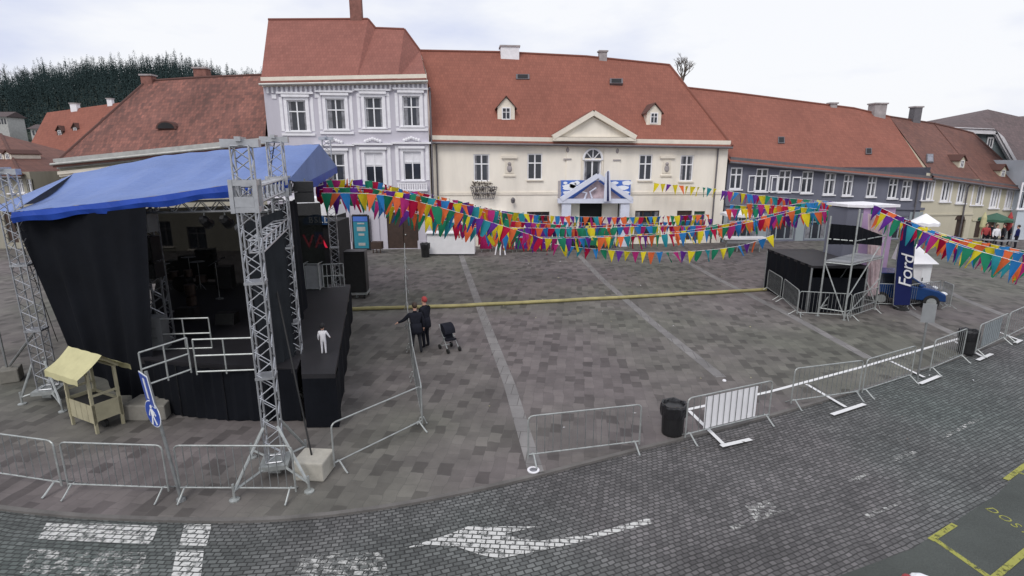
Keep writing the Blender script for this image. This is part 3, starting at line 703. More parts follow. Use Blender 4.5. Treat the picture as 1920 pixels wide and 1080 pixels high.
# window box with plants
s0, s1, z0, z1_ = fc.rect(882, 345, 931, 372); bx_ = thing('window_planter', 'dark iron planter basket of dry plants below a cream house window', 'planter', fc.p((s0+s1)/2, z0, -.3))
pb = MB(); n_ = 12
for k in range(n_+1):
    f = k/n_; pb.tube([fc.p(s0+(s1-s0)*f, z1_-.2, -.55), fc.p(s0+(s1-s0)*(.12+.76*f), z0, -.45)], .025, 5)
for z, i0 in ((z1_-.2, 0), ((z0+z1_)/2-.1, .06), (z0, .12)): a, b = s0+(s1-s0)*i0, s1-(s1-s0)*i0; pb.tube([fc.p(a, z, 0), fc.p(a, z, -.55), fc.p(b, z, -.55), fc.p(b, z, 0)], .03, 5)
pb.build('basket', M['gutter'], bx_)
lf = MB(); rg = random.Random(5)
for k in range(160):
    p = fc.p(rg.uniform(s0+.2, s1-.2), rg.uniform(z0+.15, z1_+.2*rg.random()), -rg.uniform(.1, .5)); q = V((rg.uniform(-1,1), rg.uniform(-1,1), rg.uniform(-.3,1)))*.16; t_ = V((rg.uniform(-1,1), rg.uniform(-1,1), rg.uniform(-1,1)))*.07
    lf.add([p, p+q+t_, p+q*1.6, p+q-t_], [(0,1,2,3)])
lf.build('foliage', M['bark'], bx_)
# ---- grey house
px_w = [(1369, 314, 1392, 355), (1417, 316, 1440, 359), (1460, 319, 1483, 360), (1503, 321, 1525, 362), (1545, 324, 1567, 365), (1581, 327, 1600, 367), (1626, 330, 1644, 369), (1666, 334, 1684, 372), (1691, 338, 1710, 374)]
shop = [(1365, 408, 1420, 448), (1440, 408, 1490, 449), (1510, 408, 1550, 449), (1660, 405, 1700, 448)]
fc, ho, zA, zB, rr, ev = house('grey_townhouse', 'long low grey townhouse with nine white upper windows', G(1353, 454), G(1722, 449), 294, 330, 'grey_wall', px_w + shop)
for i, r in enumerate(rr[:9]):
    window(fc, ho, r, 2, .33, fw=.1, gm='glass', sill=True, trim='white_trim')
    if i in (1, 2):
        for a, sg in ((r[0], -1), (r[1], 1)):
            sb = MB()
            for k in (0, .9): sb.beam(fc.p(a+sg*(.1+k*.62), r[2], -.08-k*.12), fc.p(a+sg*(.1+k*.62), r[3]-.5, -.08-k*.12), .08, .06, fc.u)
            for z in (r[2], r[3]-.55): sb.beam(fc.p(a+sg*.1, z, -.08), fc.p(a+sg*.68, z, -.2), .06, .08, UP)
            sb.build('open_casement', M['frame'], ho)
for r in rr[9:]: window(fc, ho, r, 3, .2, fm='grey_light', sill=False, name='shop_window')
mb = MB(); z_ = fc.sz(1450, 383)[1]; z2 = fc.sz(1680, 392)[1]
mb.add([fc.p(a, z + k, d) for a, z in ((0, z_), (fc.L, z2)) for k in (-.1, .1) for d in (-.12, .02)], [(0, 1, 3, 2), (4, 6, 7, 5), (0, 4, 5, 1), (2, 3, 7, 6), (0, 2, 6, 4), (1, 5, 7, 3)]); mb.build('string_course', M['grey_wall'], ho)
cuts = sorted([(r[0]-.1, r[1]+.1) for r in rr[9:]]); a = .0
for c0, c1 in cuts + [(fc.L, fc.L)]: 
    if c0 > a: mb = MB(); fc.slab(mb, a, c0, .02, z2-.25, -.02, .01); mb.build('ground_floor_facing', M['grey_light'], ho)
    a = c1
cornice(fc, ho, zA, zB, .22, .25, 'gutter')
ro, pln = roof(fc, ho, zA, zB, [(1255, 161), (1380, 175), (1520, 193), (1600, 203), (1668, 219)], 7, M['roof'], wallm=M['grey_wall'], ext=(.1, 0))
gutter(fc, ho, zA, zB, .4, .8)
skylight(fc, ho, pln, 1457, 260, 1469, 272, 'dark', .2); skylight(fc, ho, pln, 1621, 281, 1632, 292, 'dark', .2)
chimney(fc, ho, 1555, 1567, 195, 204, 7); chimney(fc, ho, 1635, 1657, 196, 216, 7)
downpipe(fc, ho, 1722, 338, 448)
# ---- two sand houses
def sand(name, label, a, b, eya, eyb, m, wins, doors, ridge, hip, ext):
    fc, ho, zA, zB, rr, ev = house(name, label, a, b, eya, eyb, m, wins + doors)
    for r in rr[:len(wins)]: window(fc, ho, r, 2, .0, fw=.13, gm='glass', surround=(.12, .04), sill=True)
    for r in rr[len(wins):]: db = MB(); fc.slab(db, *r, .12, .16); db.build('door', M['darkwood'], ho)
    cornice(fc, ho, zA, zB, .18, .22, 'gutter')
    mb = MB(); z_ = min(r[2] for r in rr[:len(wins)]) - .9; fc.slab(mb, 0, fc.L, z_-.07, z_+.07, -.07, .01); mb.build('string_course', M[m], ho)
    ro, pln = roof(fc, ho, zA, zB, ridge, 7, M['roof_brown'], hipR=hip, wallm=M[m], ext=ext); gutter(fc, ho, zA, zB, .4, .7)
    return fc, ho, pln
fcA, hA, pA = sand('sand_townhouse', 'sand coloured townhouse with arched dark door beside the grey house', G(1723, 449), G(1815, 447), 325, 338, 'sand', [(1732, 336, 1749, 375), (1767, 340, 1782, 378), (1797, 343, 1811, 381)], [(1791, 412, 1808, 447)], [(1668, 219), (1752, 232)], False, (0, 0))
ob = MB(); s_, z_ = fcA.sz(1799.5, 412); ob.prism([fcA.p(s_+.46*math.cos(a*math.pi/10), z_+.45*math.sin(a*math.pi/10), -.02) for a in range(11)], fcA.n*-.06); ob.build('door_arch', M['darkwood'], hA)
skylight(fcA, hA, pA, 1736, 290, 1749, 306, 'glass_b', .1); dormer(fcA, hA, pA, 1801, 314, 13, 300, 291, 'sand', M['roof_brown'], back=3.2)
chimney(fcA, hA, 1711, 1725, 202, 228, 7, 'gutter')
downpipe(fcA, hA, 1814, 345, 446, 'gutter')
fcB, hB, pB = sand('ochre_townhouse', 'last ochre townhouse of the row with cafe terrace in front', G(1816, 447), G(1909, 446), 338, 351, 'sand_b', [(1824, 347, 1842, 384), (1859, 354, 1872, 390), (1887, 357, 1899, 392)], [(1828, 412, 1840, 446), (1850, 410, 1868, 446), (1880, 410, 1897, 446)], [(1752, 232), (1782, 239), (1824, 250)], True, (0, .2))
dormer(fcB, hB, pB, 1878, 331, 12, 318, 309, 'sand_b', M['roof_brown'], back=3.2)
downpipe(fcB, hB, 1906, 352, 446, 'gutter')
# ---- gabled grey-green house behind, pale blue house at the edge
def at_(px, py, Y): return PY(px, py, Y)
Yg = 53.0
gh = thing('gabled_house', 'grey green house with a big dark roof and white edged gable', 'building', (at_(1850, 400, Yg).x, Yg, 0))
wb = MB(); pts = [at_(x, y, Yg) for x, y in ((1785, 246), (1866, 249), (1906, 318), (1906, 330))]; pts += [V((pts[-1].x, Yg, 0)), V((pts[0].x, Yg, 0))]; wb.prism(pts, (0, 12, 0)); wb.build('wall', M['greygreen'], gh)
mb = MB(); e = [at_(x, y, Yg-.25) for x, y in ((1775, 243), (1868, 247), (1910, 322))]
mb.beam(e[0], e[1], .3, .5); mb.beam(e[1], e[2], .3, .5); mb.build('gable_trim', M['white_trim'], gh)
rb = MB(); a, b, c = [at_(x, y, Yg-.5) for x, y in ((1783, 240), (1868, 243), (1915, 326))]; top1, top2 = at_(1852, 205, Yg+6), at_(1952, 228, Yg+14)
a2 = a + V((0, 14, 0)); c2 = at_(1990, 330, Yg+6)
rb.poly([a, b, top1], [(p.x, p.z) for p in (a, b, top1)]); rb.poly([b, c, c2, top2, top1], [(p.y, p.z) for p in (b, c, c2, top2, top1)]); rb.poly([a, top1, a2], [(p.y, p.z) for p in (a, top1, a2)]); rb.poly([top1, top2, a2], [(p.y, p.z) for p in (top1, top2, a2)])
rb.build('roof', M['roof_dark'], gh)
f3 = Facade(V((pts[0].x, Yg, 0)), V((pts[2].x, Yg, 0))); r = f3.rect(1849, 257, 1861, 278); r = (r[0], r[1], r[2], r[3])
wn = MB()
for x0, x1, y0, y1 in ((0, .16, 0, 1), (.84, 1, 0, 1), (.16, .84, 0, .14), (.16, .84, .86, 1), (.46, .54, .14, .86)):
    f3.slab(wn, r[0]+(r[1]-r[0])*x0, r[0]+(r[1]-r[0])*x1, r[2]+(r[3]-r[2])*y0, r[2]+(r[3]-r[2])*y1, -.1, .01)
wn = wn.build('window', M['frame'], gh); pb = MB(); f3.slab(pb, r[0], r[1], r[2], r[3], -.05, .01); pb.build('pane', M['glass'], wn)
Ye = 44.5
eh = thing('pale_blue_house', 'pale blue grey house cut by the right edge of the view', 'building', (at_(1960, 400, Ye).x, Ye, 0))
fE = Facade(V((at_(1911, 400, Ye).x, Ye, 0)), V((at_(2080, 400, Ye).x, Ye-1, 0)))
zt = at_(1911, 300, Ye).z; rE = [fE.rect(1914, 345, 1934, 392), fE.rect(1952, 345, 1975, 392)]
wall_mesh(fE, lambda a: zt, rE).build('wall', M['bluegrey'], eh)
wb = MB(); wb.poly([fE.p(0, 0), fE.p(0, zt), fE.p(0, zt, 9), fE.p(0, 0, 9)]); wb.build('side_wall', M['bluegrey'], eh)
for r in rE: window(fE, eh, r, 2, .3, surround=(.12, .04))
rb = MB(); q = [fE.p(-.3, zt, -.4), fE.p(fE.L, zt, -.4), fE.p(fE.L, zt+4, 6), fE.p(-.3, zt+3.6, 6)]; rb.poly(q, [(0, 0), (fE.L, 0), (fE.L, 7), (0, 7)]); rb.build('roof', M['roof_dark'], eh)
# ---- brown-roofed house on the left, behind the stage
fc, ho, zA, zB, rr, ev = house('low_townhouse', 'low townhouse with weathered brown tiled roof behind the stage', G(140, 470), G(523, 470), 298, 258, 'oldwall', [(352, 425, 387, 467), (300, 415, 322, 462), (215, 400, 240, 450)])
for r in rr: window(fc, ho, r, 2, .3, fm='gutter', sill=True, trim='cream_trim')
cornice(fc, ho, zA, zB, .4, .4, 'gutter_light'); cornice(fc, ho, zA, zB, .22, .24, 'cream_trim', -.85, 'lower_cornice')
ro, pln = roof(fc, ho, zA, zB, [(275, 152), (380, 145), (503, 140)], 6.5, M['roof_old'], over=.5, hipL=True, wallm=M['oldwall'])
gutter(fc, ho, zA, zB, .5, .55, 'gutter_light')
chimney(fc, ho, 268, 288, 143, 156, 6.5, 'brickred'); chimney(fc, ho, 367, 390, 130, 146, 7, 'brickred')
P0, pn = pln; B = PL(316, 242, P0, pn); 
vb = MB(); vb.prism([B + fc.u*(.75*math.cos(a*math.pi/8)) + UP*(.55*math.sin(a*math.pi/8)) + fc.n*.3 for a in range(9)], -fc.n*1.6); v_ = vb.build('roof_vent', M['roof_old'], ho)
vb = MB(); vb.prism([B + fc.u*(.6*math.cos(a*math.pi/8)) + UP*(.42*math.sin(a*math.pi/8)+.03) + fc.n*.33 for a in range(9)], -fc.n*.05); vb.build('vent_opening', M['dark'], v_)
# ---- red-roofed house further back
Yr = 66.0
rh = thing('red_roofed_house', 'red roofed house with two arched dormers below the wooded hill', 'building', (at_(150, 400, Yr).x, Yr, 0))
eL, eR = at_(20, 340, Yr), at_(250, 330, Yr); rL, rR = at_(88, 211, Yr+7), at_(300, 182, Yr+7)
rb = MB(); q = [eL, eR, rR, rL]; rb.poly(q, [(0, 0), (16, 0), (14, 9), (0, 9)]); bk = V((0, 14, 0)); rb.poly([eL, rL, eL + bk], [(0, 0), (7, 8), (14, 0)]); rb.poly([rL, rR, eR + bk, eL + bk], [(0, 9), (14, 9), (16, 0), (0, 0)]); rb.build('roof', M['roof'], rh)
wb = MB(); wb.box(((eL.x+eR.x)/2, Yr+7, eL.z/2-.2), ((eR.x-eL.x)-.8, 13, eL.z)); wb.build('wall', M['cream_trim'], rh)
fR = Facade(V((eL.x, Yr, 0)), V((eR.x, Yr, 0))); pl = (eL, (eR-eL).cross(rL-eL).normalized())
dormer(fR, rh, pl, 114, 256, 11, 244, 236, 'darkwood', M['roof_brown']); dormer(fR, rh, pl, 143, 250, 11, 239, 231, 'darkwood', M['roof_brown']); dormer(fR, rh, pl, 197, 232, 11, 226, 221, 'darkwood', M['roof_brown'])
chimney(fR, rh, 134, 146, 195, 206, 7, 'white_trim'); chimney(fR, rh, 202, 211, 186, 197, 7, 'white_trim')
# ---- house at the left edge
fc, ho, zA, zB, rr, ev = house('edge_house', 'old brown roofed house at the left edge of the square', G(-90, 466), G(76, 466), 322, 322, 'oldwall', [(14, 336, 24, 362), (34, 336, 44, 362), (50, 336, 60, 362), (10, 395, 30, 455), (45, 400, 62, 455)])
for r in rr[:3]: window(fc, ho, r, 2, .3, fw=.08)
for r in rr[3:]: db = MB(); fc.slab(db, *r, .12, .16); db.build('door', M['darkwood'], ho)
ro, pln = roof(fc, ho, zA, zB, [(-80, 250), (2, 252)], 6, M['roof_brown'], hipR=True, wallm=M['oldwall']); gutter(fc, ho, zA, zB, .4, .7)
dormer(fc, ho, pln, 3, 298, 12, 288, 282, 'cream_trim', M['roof_brown']); dormer(fc, ho, pln, 17, 298, 12, 288, 282, 'cream_trim', M['roof_brown'])
# ---- two small houses on the slope
def cottage(px, py0, py1, wpx, Y, label):
    a = at_(px - wpx/2, py1, Y); b = at_(px + wpx/2, py1, Y); zt = at_(px, py0 + (py1-py0)*.35, Y).z; zp = at_(px, py0, Y).z
    r_ = thing('hillside_house', label, 'building', (a.x, Y, min(a.z, hz(a.x, Y))))
    wb = MB(); wb.box(((a.x+b.x)/2, Y+2, (a.z+zt)/2-2), (b.x-a.x, 4, zt-a.z+4)); wb.build('wall', M['gutter_light'], r_)
    rb = MB(); rb.prism([V((a.x-.4, Y-.5, zt)), V((a.x-.4, Y+4.5, zt)), V((a.x-.4, Y+2, zp))], (b.x-a.x+.8, 0, 0)); rb.build('roof', M['roof_dark'], r_)
    f = Facade(V((a.x, Y, 0)), V((b.x, Y, 0)))
    for k in range(4):
        s0 = f.L*(.12+.22*k); o = MB(); f.slab(o, s0, s0+f.L*.12, a.z+(zt-a.z)*.35, a.z+(zt-a.z)*.85, -.05, .02); o.build('window', M['glass'], r_)
cottage(74, 232, 260, 28, 112, 'white house with a row of dark windows on the wooded slope'); cottage(4, 208, 240, 24, 112, 'white house half cut by the left edge on the wooded slope')
# ---- bare tree behind the cream roof
Yt = 72; p = at_(1268, 300, Yt); tr = thing('bare_tree', 'bare tree rising behind the red roof ridge', 'tree', (p.x, Yt, 0))
tb = MB(); rg = random.Random(9); zt = at_(1268, 150, Yt).z
tb.tube([(p.x, Yt, -.3), (p.x+.1, Yt, zt*.6), (p.x, Yt, zt)], [.3, .25, .2], 7); tb.build('trunk', M['bark'], tr)
cb = MB()
for k in range(5): bare(cb, V((p.x, Yt, zt - k*.2)), (UP + V((rg.uniform(-.6, .7), rg.uniform(-.4, .4), 0))).normalized(), 1.35, .1, 4, rg)
cb.build('crown', M['bark'], tr)
# ================================================================== STAGE
def truss(mb, a, b, w, nseg, rc=.026, rb=.014, up=None, h=None):
    a, b = V(a), V(b); d = (b-a).normalized(); h = h or w
    if up is None: up = UP if abs(d.z) < .8 else V((.25, -1, 0)).normalized()
    u = d.cross(up).normalized(); t = u.cross(d).normalized()
    cs = [u*w/2*x + t*h/2*y for x, y in ((1,1), (-1,1), (-1,-1), (1,-1))]
    for c in cs: mb.tube([a+c, b+c], rc, 5)
    for k in range(4):
        c0, c1 = cs[k], cs[(k+1) % 4]
        for i in range(nseg):
            p0 = a + (b-a)*(i/nseg); p1 = a + (b-a)*((i+1)/nseg)
            mb.tube([p0 + (c0 if i % 2 else c1), p1 + (c1 if i % 2 else c0)], rb, 4, False)
        for e in (a, b): mb.tube([e+c0, e+c1], rb*1.3, 4, False)
T1, T2, TL = G(520, 888), G(562, 752), G(96, 748)
ax = (T2 - T1); ax.z = 0; ax.normalize(); fx = V((ax.y, -ax.x, 0))         # towards the back / to the right
DZ = 1.4
stage = thing('concert_stage', 'open air concert stage with blue canopy roof and aluminium truss towers', 'stage', G(400, 775))
# deck: front line, wing on the right
FL, FR = G(280, 768), G(566, 790)
Wf0, Wf1, Wb1, Wb0 = G(575, 803), G(636, 802), PZ(657, 534, 22.3), PZ(556, 530, 22.3)
def fl(p, z): return V((p.x, p.y, z))
BL, BR = FL + ax*10.5 - fx*3.2, FR + ax*9.5
db = MB(); db.prism([fl(p, DZ-.12) for p in (FL, FR, BR, BL)], (0, 0, .12)); db.build('stage_deck', M['stage_floor'], stage)
sk = MB(); P = [FL, FL*.75+FR*.25 - ax*.25, FL*.45+FR*.55 - ax*.3, FR]
for a, b in zip(P, P[1:]):
    n_ = 14; pts = [a + (b-a)*i/n_ + ax*.03*math.sin(i*2.1) for i in range(n_+1)]
    for p, q in zip(pts, pts[1:]): sk.poly([fl(p, .02), fl(q, .02), fl(q, DZ-.01), fl(p, DZ-.01)])
sk.build('deck_skirt', M['black_cloth'], stage)
wg = MB(); wg.prism([fl(p, DZ-.1) for p in (Wf0, Wf1, Wb1, Wb0)], (0, 0, .115)); wg.build('side_wing', M['stage_floor'], stage)
sk = MB()
for a, b in ((Wf0, Wf1), (Wf1, Wb1)):
    n_ = 18; pts = [a + (b-a)*i/n_ + V((.03*math.sin(i*1.9), 0, 0)) for i in range(n_+1)]
    for p, q in zip(pts, pts[1:]): sk.poly([fl(p, .02), fl(q, .02), fl(q, DZ-.1), fl(p, DZ-.1)])
sk.build('wing_skirt', M['black_cloth'], stage)
# towers with base frames and outriggers
def tower(base, pytop, feet, w=.34, sleeve=None):
    zt = ZV(pytop, base); mb = MB(); truss(mb, fl(base, .35), fl(base, zt), w, 26, .02, .011, up=-ax)
    for k in (.33, .62): mb.box(fl(base, zt*k), (w+.05, w+.05, .05), math.atan2(fx.y, fx.x))
    t_ = mb.build('truss_tower', M['alu'], stage)
    mb = MB(); mb.beam(fl(base, zt+.05) - fx*.32, fl(base, zt+.05) + fx*.32, .24, .14); mb.beam(fl(base, zt+.12)-ax*.25, fl(base, zt+.12)+ax*.25, .1, .08); mb.build('tower_head', M['alu'], t_)
    mb = MB(); mb.box(fl(base, .28), (w+.25, w+.25, .1), math.atan2(fx.y, fx.x)); mb.box(fl(base, .16), (.25, .25, .14))
    for f in feet:
        d = (f-base); e = d.normalized(); mb.tube([fl(base + e*.2, 1.15), fl(f, .18)], .03, 6); mb.tube([fl(base + e*.2, .28), fl(f, .2)], .026, 6)
        mb.tube([fl(f, .35), fl(f, .04)], .025, 6); mb.lathe(fl(f, 0), [(.1, 0), (.1, .025), (.04, .04)], 10)
    mb.build('tower_base', M['steel'], t_)
    if sleeve:
        z0, z1_ = ZV(sleeve[1], base), ZV(sleeve[0], base); mb = MB(); rz = math.atan2(fx.y, fx.x); q = w/2+.05
        for sx in (-1, 1):
            for sy in (-1, 1): mb.box(fl(base + fx*q*sx + ax*q*sy, (z0+z1_)/2), (.07, .07, z1_-z0), rz)
        for z in (z0+.06, z1_-.06):
            for s_ in (-1, 1): mb.box(fl(base + ax*q*s_, z), (2*q, .04, .1), rz); mb.box(fl(base + fx*q*s_, z), (.04, 2*q, .1), rz)
        for s_ in (-1, 1): mb.box(fl(base + ax*(q+.01)*s_, z0+.2), (2*q*.8, .02, .2), rz)
        mb.build('sleeve_block', M['alu'], t_)
    return zt
z1t = tower(T1, 274, [G(440, 938), G(580, 922), G(470, 872)+V((-.1,.3,0)), G(560, 860)+V((.1,.2,0))], .31, (336, 398))
z2t = tower(T2, 266, [T2 + ax*.9 + fx*.3, T2 - fx*.9 + ax*.3], .34, (330, 368))
zLt = tower(TL, 326, [G(42, 758), G(118, 772), G(95, 715)], .34)
T4 = PZ(634, 560, 26.0); T4.z = 0
z4t = tower(T4, 262, [T4 + V((.9, 0, 0)), T4 + V((0, .9, 0))], .36)
T5 = G(309, 640, 1.4); T5.z = 0
zr = lambda py, p: ZV(py, p)
mb = MB(); truss(mb, fl(T1, zr(367, T1)) + ax*.3, fl(T2, zr(347, T2)) - ax*.3, .3, 12, .026, .014); truss(mb, fl(T1, zr(367, T1)) + ax*.3 - UP*1.0, fl(T2, zr(347, T2)) + ax*.1 - UP*.95, .24, 12, .02, .012)
mb.build('side_beam', M['alu'], stage)
f0 = PY(372, 388, TL.y*.35 + T2.y*.65); f1 = fl(T2, zr(384, T2)); f0 = f0 + (f0-f1)*1.6; f0 = f0 + ax*.4; f1 = f1 + ax*.1
mb = MB(); truss(mb, f0, f1, .26, 22, .024, .013); mb.build('front_beam', M['alu'], stage)
mb = MB(); truss(mb, fl(T2, zr(352, T2)) + ax*.3, fl(T4, zr(335, T4)), .3, 26, .026, .014); mb.build('rear_side_beam', M['alu'], stage)
mb = MB(); truss(mb, fl(T5, DZ), fl(T5, zr(384, T5)), .4, 14, .03, .018); mb.build('inner_tower', M['alu'], stage)
# canopy
Yf = lambda x: TL.y + (T2.y + .2 - TL.y)*(x-25)/(540-25)
fe = [PY(x, y, Yf(x)-.35) for x, y in ((22, 398), (140, 386), (290, 368), (420, 348), (542, 337))]
rgp = [PY(x, y, 17.6 + 1.9*(x-140)/458) for x, y in ((138, 326), (310, 291), (430, 280), (520, 274), (599, 270))]
vb_ = [PY(x, y, Yf(x)-.38) for x, y in ((24, 419), (150, 404), (290, 389), (425, 369), (540, 360))]
def lerp_poly(pts, t):
    f = t*(len(pts)-1); i = min(int(f), len(pts)-2); return pts[i]*(1-(f-i)) + pts[i+1]*(f-i)
cb = MB(); nu, nv = 32, 8
for j in range(nu):
    for k in range(nv):
        q = []
        for jj, kk in ((j, k), (j+1, k), (j+1, k+1), (j, k+1)):
            a, b = lerp_poly(fe, jj/nu), lerp_poly(rgp, jj/nu); f = kk/nv
            p = a*(1-f) + b*f; p.z += -.1*math.sin(f*math.pi)*(1+.7*math.cos(jj/nu*math.pi*10)) + .015*math.sin(jj*1.7+kk); q.append(p)
        cb.poly(q)
bk0, bk1 = PY(-20, 392, 22.5), PY(632, 312, 25.0)
s0_ = PY(566, 346, T2.y + 1.6)
cb.add([rgp[-1], fe[-1], s0_, bk1], [(0, 1, 2), (0, 2, 3)]); cb.poly([fe[0], rgp[0], bk0]); cb.add([rgp[0], rgp[2], rgp[-1], bk1, bk0], [(0, 1, 4), (1, 3, 4), (1, 2, 3)])
cn = cb.build('canopy', M['tarp'], stage, smooth=True, recalc=False)
vb = MB(); n_ = 60
for i in range(n_):
    q = []
    for f in (i/n_, (i+1)/n_):
        a, b = lerp_poly(fe, f), lerp_poly(vb_, f); b = b + V((0, .03*math.sin(f*70), .03*math.sin(f*31))); q.append((a, b))
    m0, m1 = [(x+y)/2 - V((0, .05, 0)) for x, y in q]
    vb.poly([q[0][0], q[1][0], m1, m0]); vb.poly([m0, m1, q[1][1], q[0][1]])
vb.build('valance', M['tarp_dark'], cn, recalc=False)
sb = MB(); d0, d1 = fe[-1], bk1
for i in range(14):
    a = s0_ + (bk1-s0_)*i/14; b = s0_ + (bk1-s0_)*(i+1)/14; sb.poly([a, b, b - UP*.28, a - UP*(.28+.04*math.sin(i*2))])
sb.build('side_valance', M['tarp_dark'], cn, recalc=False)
# drapes
def drape(name, pts_top, pts_bot, m, label, fold=.06, n=40, nv=10, sway=None):
    mb = MB(); vs = []
    nrm = (pts_top[-1]-pts_top[0]).cross(UP).normalized(); rg = random.Random(len(label)); ph = [rg.uniform(0, 6.28) for _ in range(4)]
    for k in range(nv+1):
        for j in range(n+1):
            a, b = lerp_poly(pts_top, j/n), lerp_poly(pts_bot, j/n); f = k/nv; p = a*(1-f) + b*f; x = j/n
            o = fold*(math.sin(x*23+ph[0]+f) + .7*math.sin(x*41+ph[1]-f*.7) + .4*math.sin(x*9+f*3+ph[2]))*(.3+.7*f); vs.append(p + nrm*o)
    mb.add(vs, [(k*(n+1)+j, k*(n+1)+j+1, (k+1)*(n+1)+j+1, (k+1)*(n+1)+j) for k in range(nv) for j in range(n)])
    o = mb.build(name, m, loc=fl((pts_bot[0]+pts_bot[-1])/2, 0), smooth=True, recalc=False)
    return tag(o, label, 'drape')
lb0 = G(285, 762); fp0 = V((TL.x, TL.y+.1, 0)); nn = (lb0-fp0).cross(UP).normalized()
drape('stage_drape', [PL(x, y, fp0, nn) for x, y in ((28, 416), (150, 402), (272, 388))], [PL(x, y, fp0, nn) for x, y in ((136, 655), (215, 735), (290, 764))], M['black_cloth'], 'wide black drape closing the left front of the stage, slanting inwards at its foot')
q0, q1 = G(502, 798), G(566, 756)
drape('stage_drape', [fl(q0, ZV(418, q0)), fl(q1, ZV(392, q1))], [fl(q0, .05), fl(q1, .05)], M['grey_cloth'], 'charcoal drape hanging between the two front truss towers', .03)
q0, q1 = FL + ax*9.9 - fx*3.4, FR + ax*9.0
M['gauze'] = cloth('dimming_gauze', (.03, .033, .03), .9, .3, .6); M['gauze'].node_tree.nodes['Principled BSDF'].inputs['Alpha'].default_value = .95  # gauze added to darken the house wall seen through the stage
drape('backdrop', [fl(q0, ZV(392, q0)), fl(q1, ZV(380, q1))], [fl(q0, DZ), fl(q1, DZ)], M['gauze'], 'dull grey gauze backdrop at the rear of the stage', .04)
q0, q1 = FL + ax*.8 - fx*.3, FL + ax*9.5 - fx*3.3
drape('stage_drape', [fl(q0, ZV(386, q0)), fl(q1, ZV(386, q1))], [fl(q0, DZ), fl(q1, DZ)], M['black_cloth'], 'black side drape along the inner left edge of the stage floor', .05)
q0, q1 = T2 + ax*.6 - fx*.1, FR + ax*6.5 - fx*.5
drape('stage_drape', [fl(q0, ZV(385, q0)), fl(q1, ZV(372, q1))], [fl(q0, DZ), fl(q1, DZ)], M['black_cloth'], 'black side drape behind the second tower beside the wing', .05)

# flown loudspeakers, hoist, lamps
def speaker(name, label, base, w, d, h, rz, dz=0.0, group=None):
    o = thing(name, label, 'loudspeaker', fl(base, dz), group); mb = MB(); mb.box(fl(base, dz+h/2), (w, d, h), rz); mb.build('cabinet', M['black_plastic'], o)
    e = V((math.sin(rz), -math.cos(rz), 0)); mb = MB(); mb.box(fl(base + e*(d/2+.012), dz+h/2), (w*.9, .02, h*.92), rz); mb.build('grille', M['rubber'], o); return o
p = fl(T2 + fx*.55 + ax*.5, 0); hsp = thing('flown_loudspeaker', 'black loudspeaker hanging beside the second truss tower under the canopy corner', 'loudspeaker', fl(p, ZV(395, p)))
mb = MB()
for i in range(2): mb.prism([fl(p + fx*x*.8 + ax*y*.8, ZV(378, p)+.27*i) for x, y in ((-.3, -.35), (.3, -.35), (.22, .3), (-.22, .3))], (0, 0, .25))
mb.build('cabinet', M['black_plastic'], hsp); mb = MB(); mb.tube([fl(p, ZV(378, p)+.5), fl(p, z2t-.9)], .02, 5); mb.build('chain', M['steel_dark'], hsp)
for i, (x, y) in enumerate(((460, 398), (492, 392), (515, 386))):
    c = PZ(x, y+22, 12.6 + i*.5); o = thing('stage_lamp', ['round black stage lamp nearest the front tower on the side beam', 'black stage lamp in the middle of the side beam', 'black stage lamp next to the second tower on the side beam'][i], 'stage lamp', c)
    mb = MB(); d = V((-.6, .3, -.6)).normalized(); mb.tube([c - d*.2, c - d*.1, c + d*.12, c + d*.2], [.07, .13, .15, .17], 10); mb.build('lamp_body', M['black_plastic'], o)
    mb = MB(); u_ = V((.3, .6, 0)).normalized(); mb.tube([c + u_*.18, c + u_*.18 + UP*.2, c - u_*.18 + UP*.2, c - u_*.18], .015, 5); mb.tube([c + UP*.2, c + UP*.42], .02, 5); mb.build('yoke', M['steel_dark'], o)
for i, (y0, y1) in enumerate(((398, 432), (440, 484), (488, 515))):
    c = fl(T5, ZV((y0+y1)/2, T5)) + fx*.05 - ax*.35; h = ZV(y0, T5)-ZV(y1, T5); o = thing('truss_speaker', ['pale speaker box topmost on the inner left tower', 'dark speaker box in the middle of the inner left tower', 'dark speaker box lowest on the inner left tower'][i], 'loudspeaker', c)
    mb = MB(); mb.box(c, (.5, .4, h)); mb.build('cabinet', M['sign_grey' if i == 0 else 'black_plastic'], o); mb = MB(); mb.box(c - V((0, .21, 0)), (.42, .02, h*.85)); mb.build('grille', M['rubber'], o)
# guard rails on the deck
def guard(name, label, a, b, z, h, tilt=0.0, rails=3, m='steel'):
    o = thing(name, label, 'guard rail', fl(a, z)); mb = MB(); t_ = V((0, 0, tilt))
    for k in range(rails): zz = z + h*(k/(rails-1)); mb.tube([fl(a, zz), fl(b, zz) + t_], .022, 6)
    mb.build('rails', M[m], o); d = (b-a)
    for f in (0, .5, 1):
        mb = MB(); p = a + d*f; mb.tube([fl(p, z-.02) + t_*f - UP*.06, fl(p, z+h) + t_*f], .02, 6); mb.build('post', M[m], o)
    return o
def dk(px, py): return G(px, py, DZ)
guard('guard_rail', 'three bar guard rail on the stage front beside the big truss tower', dk(369, 697), dk(480, 693), DZ, .82)
guard('guard_rail', 'tilted guard rail leaning at the left front corner of the stage', dk(270, 722), dk(359, 700), DZ-.02, .8, .12)
guard('guard_rail', 'guard rail standing further back on the stage beside the flight case', dk(300, 655), dk(398, 652), DZ, .85)
c = dk(300, 652); fc_ = thing('flight_case', 'upright grey equipment case on the stage floor', 'case', c); mb = MB(); mb.box(c + UP*.45, (.42, .4, .9), .1); mb.build('body', M['sign_grey'], fc_)
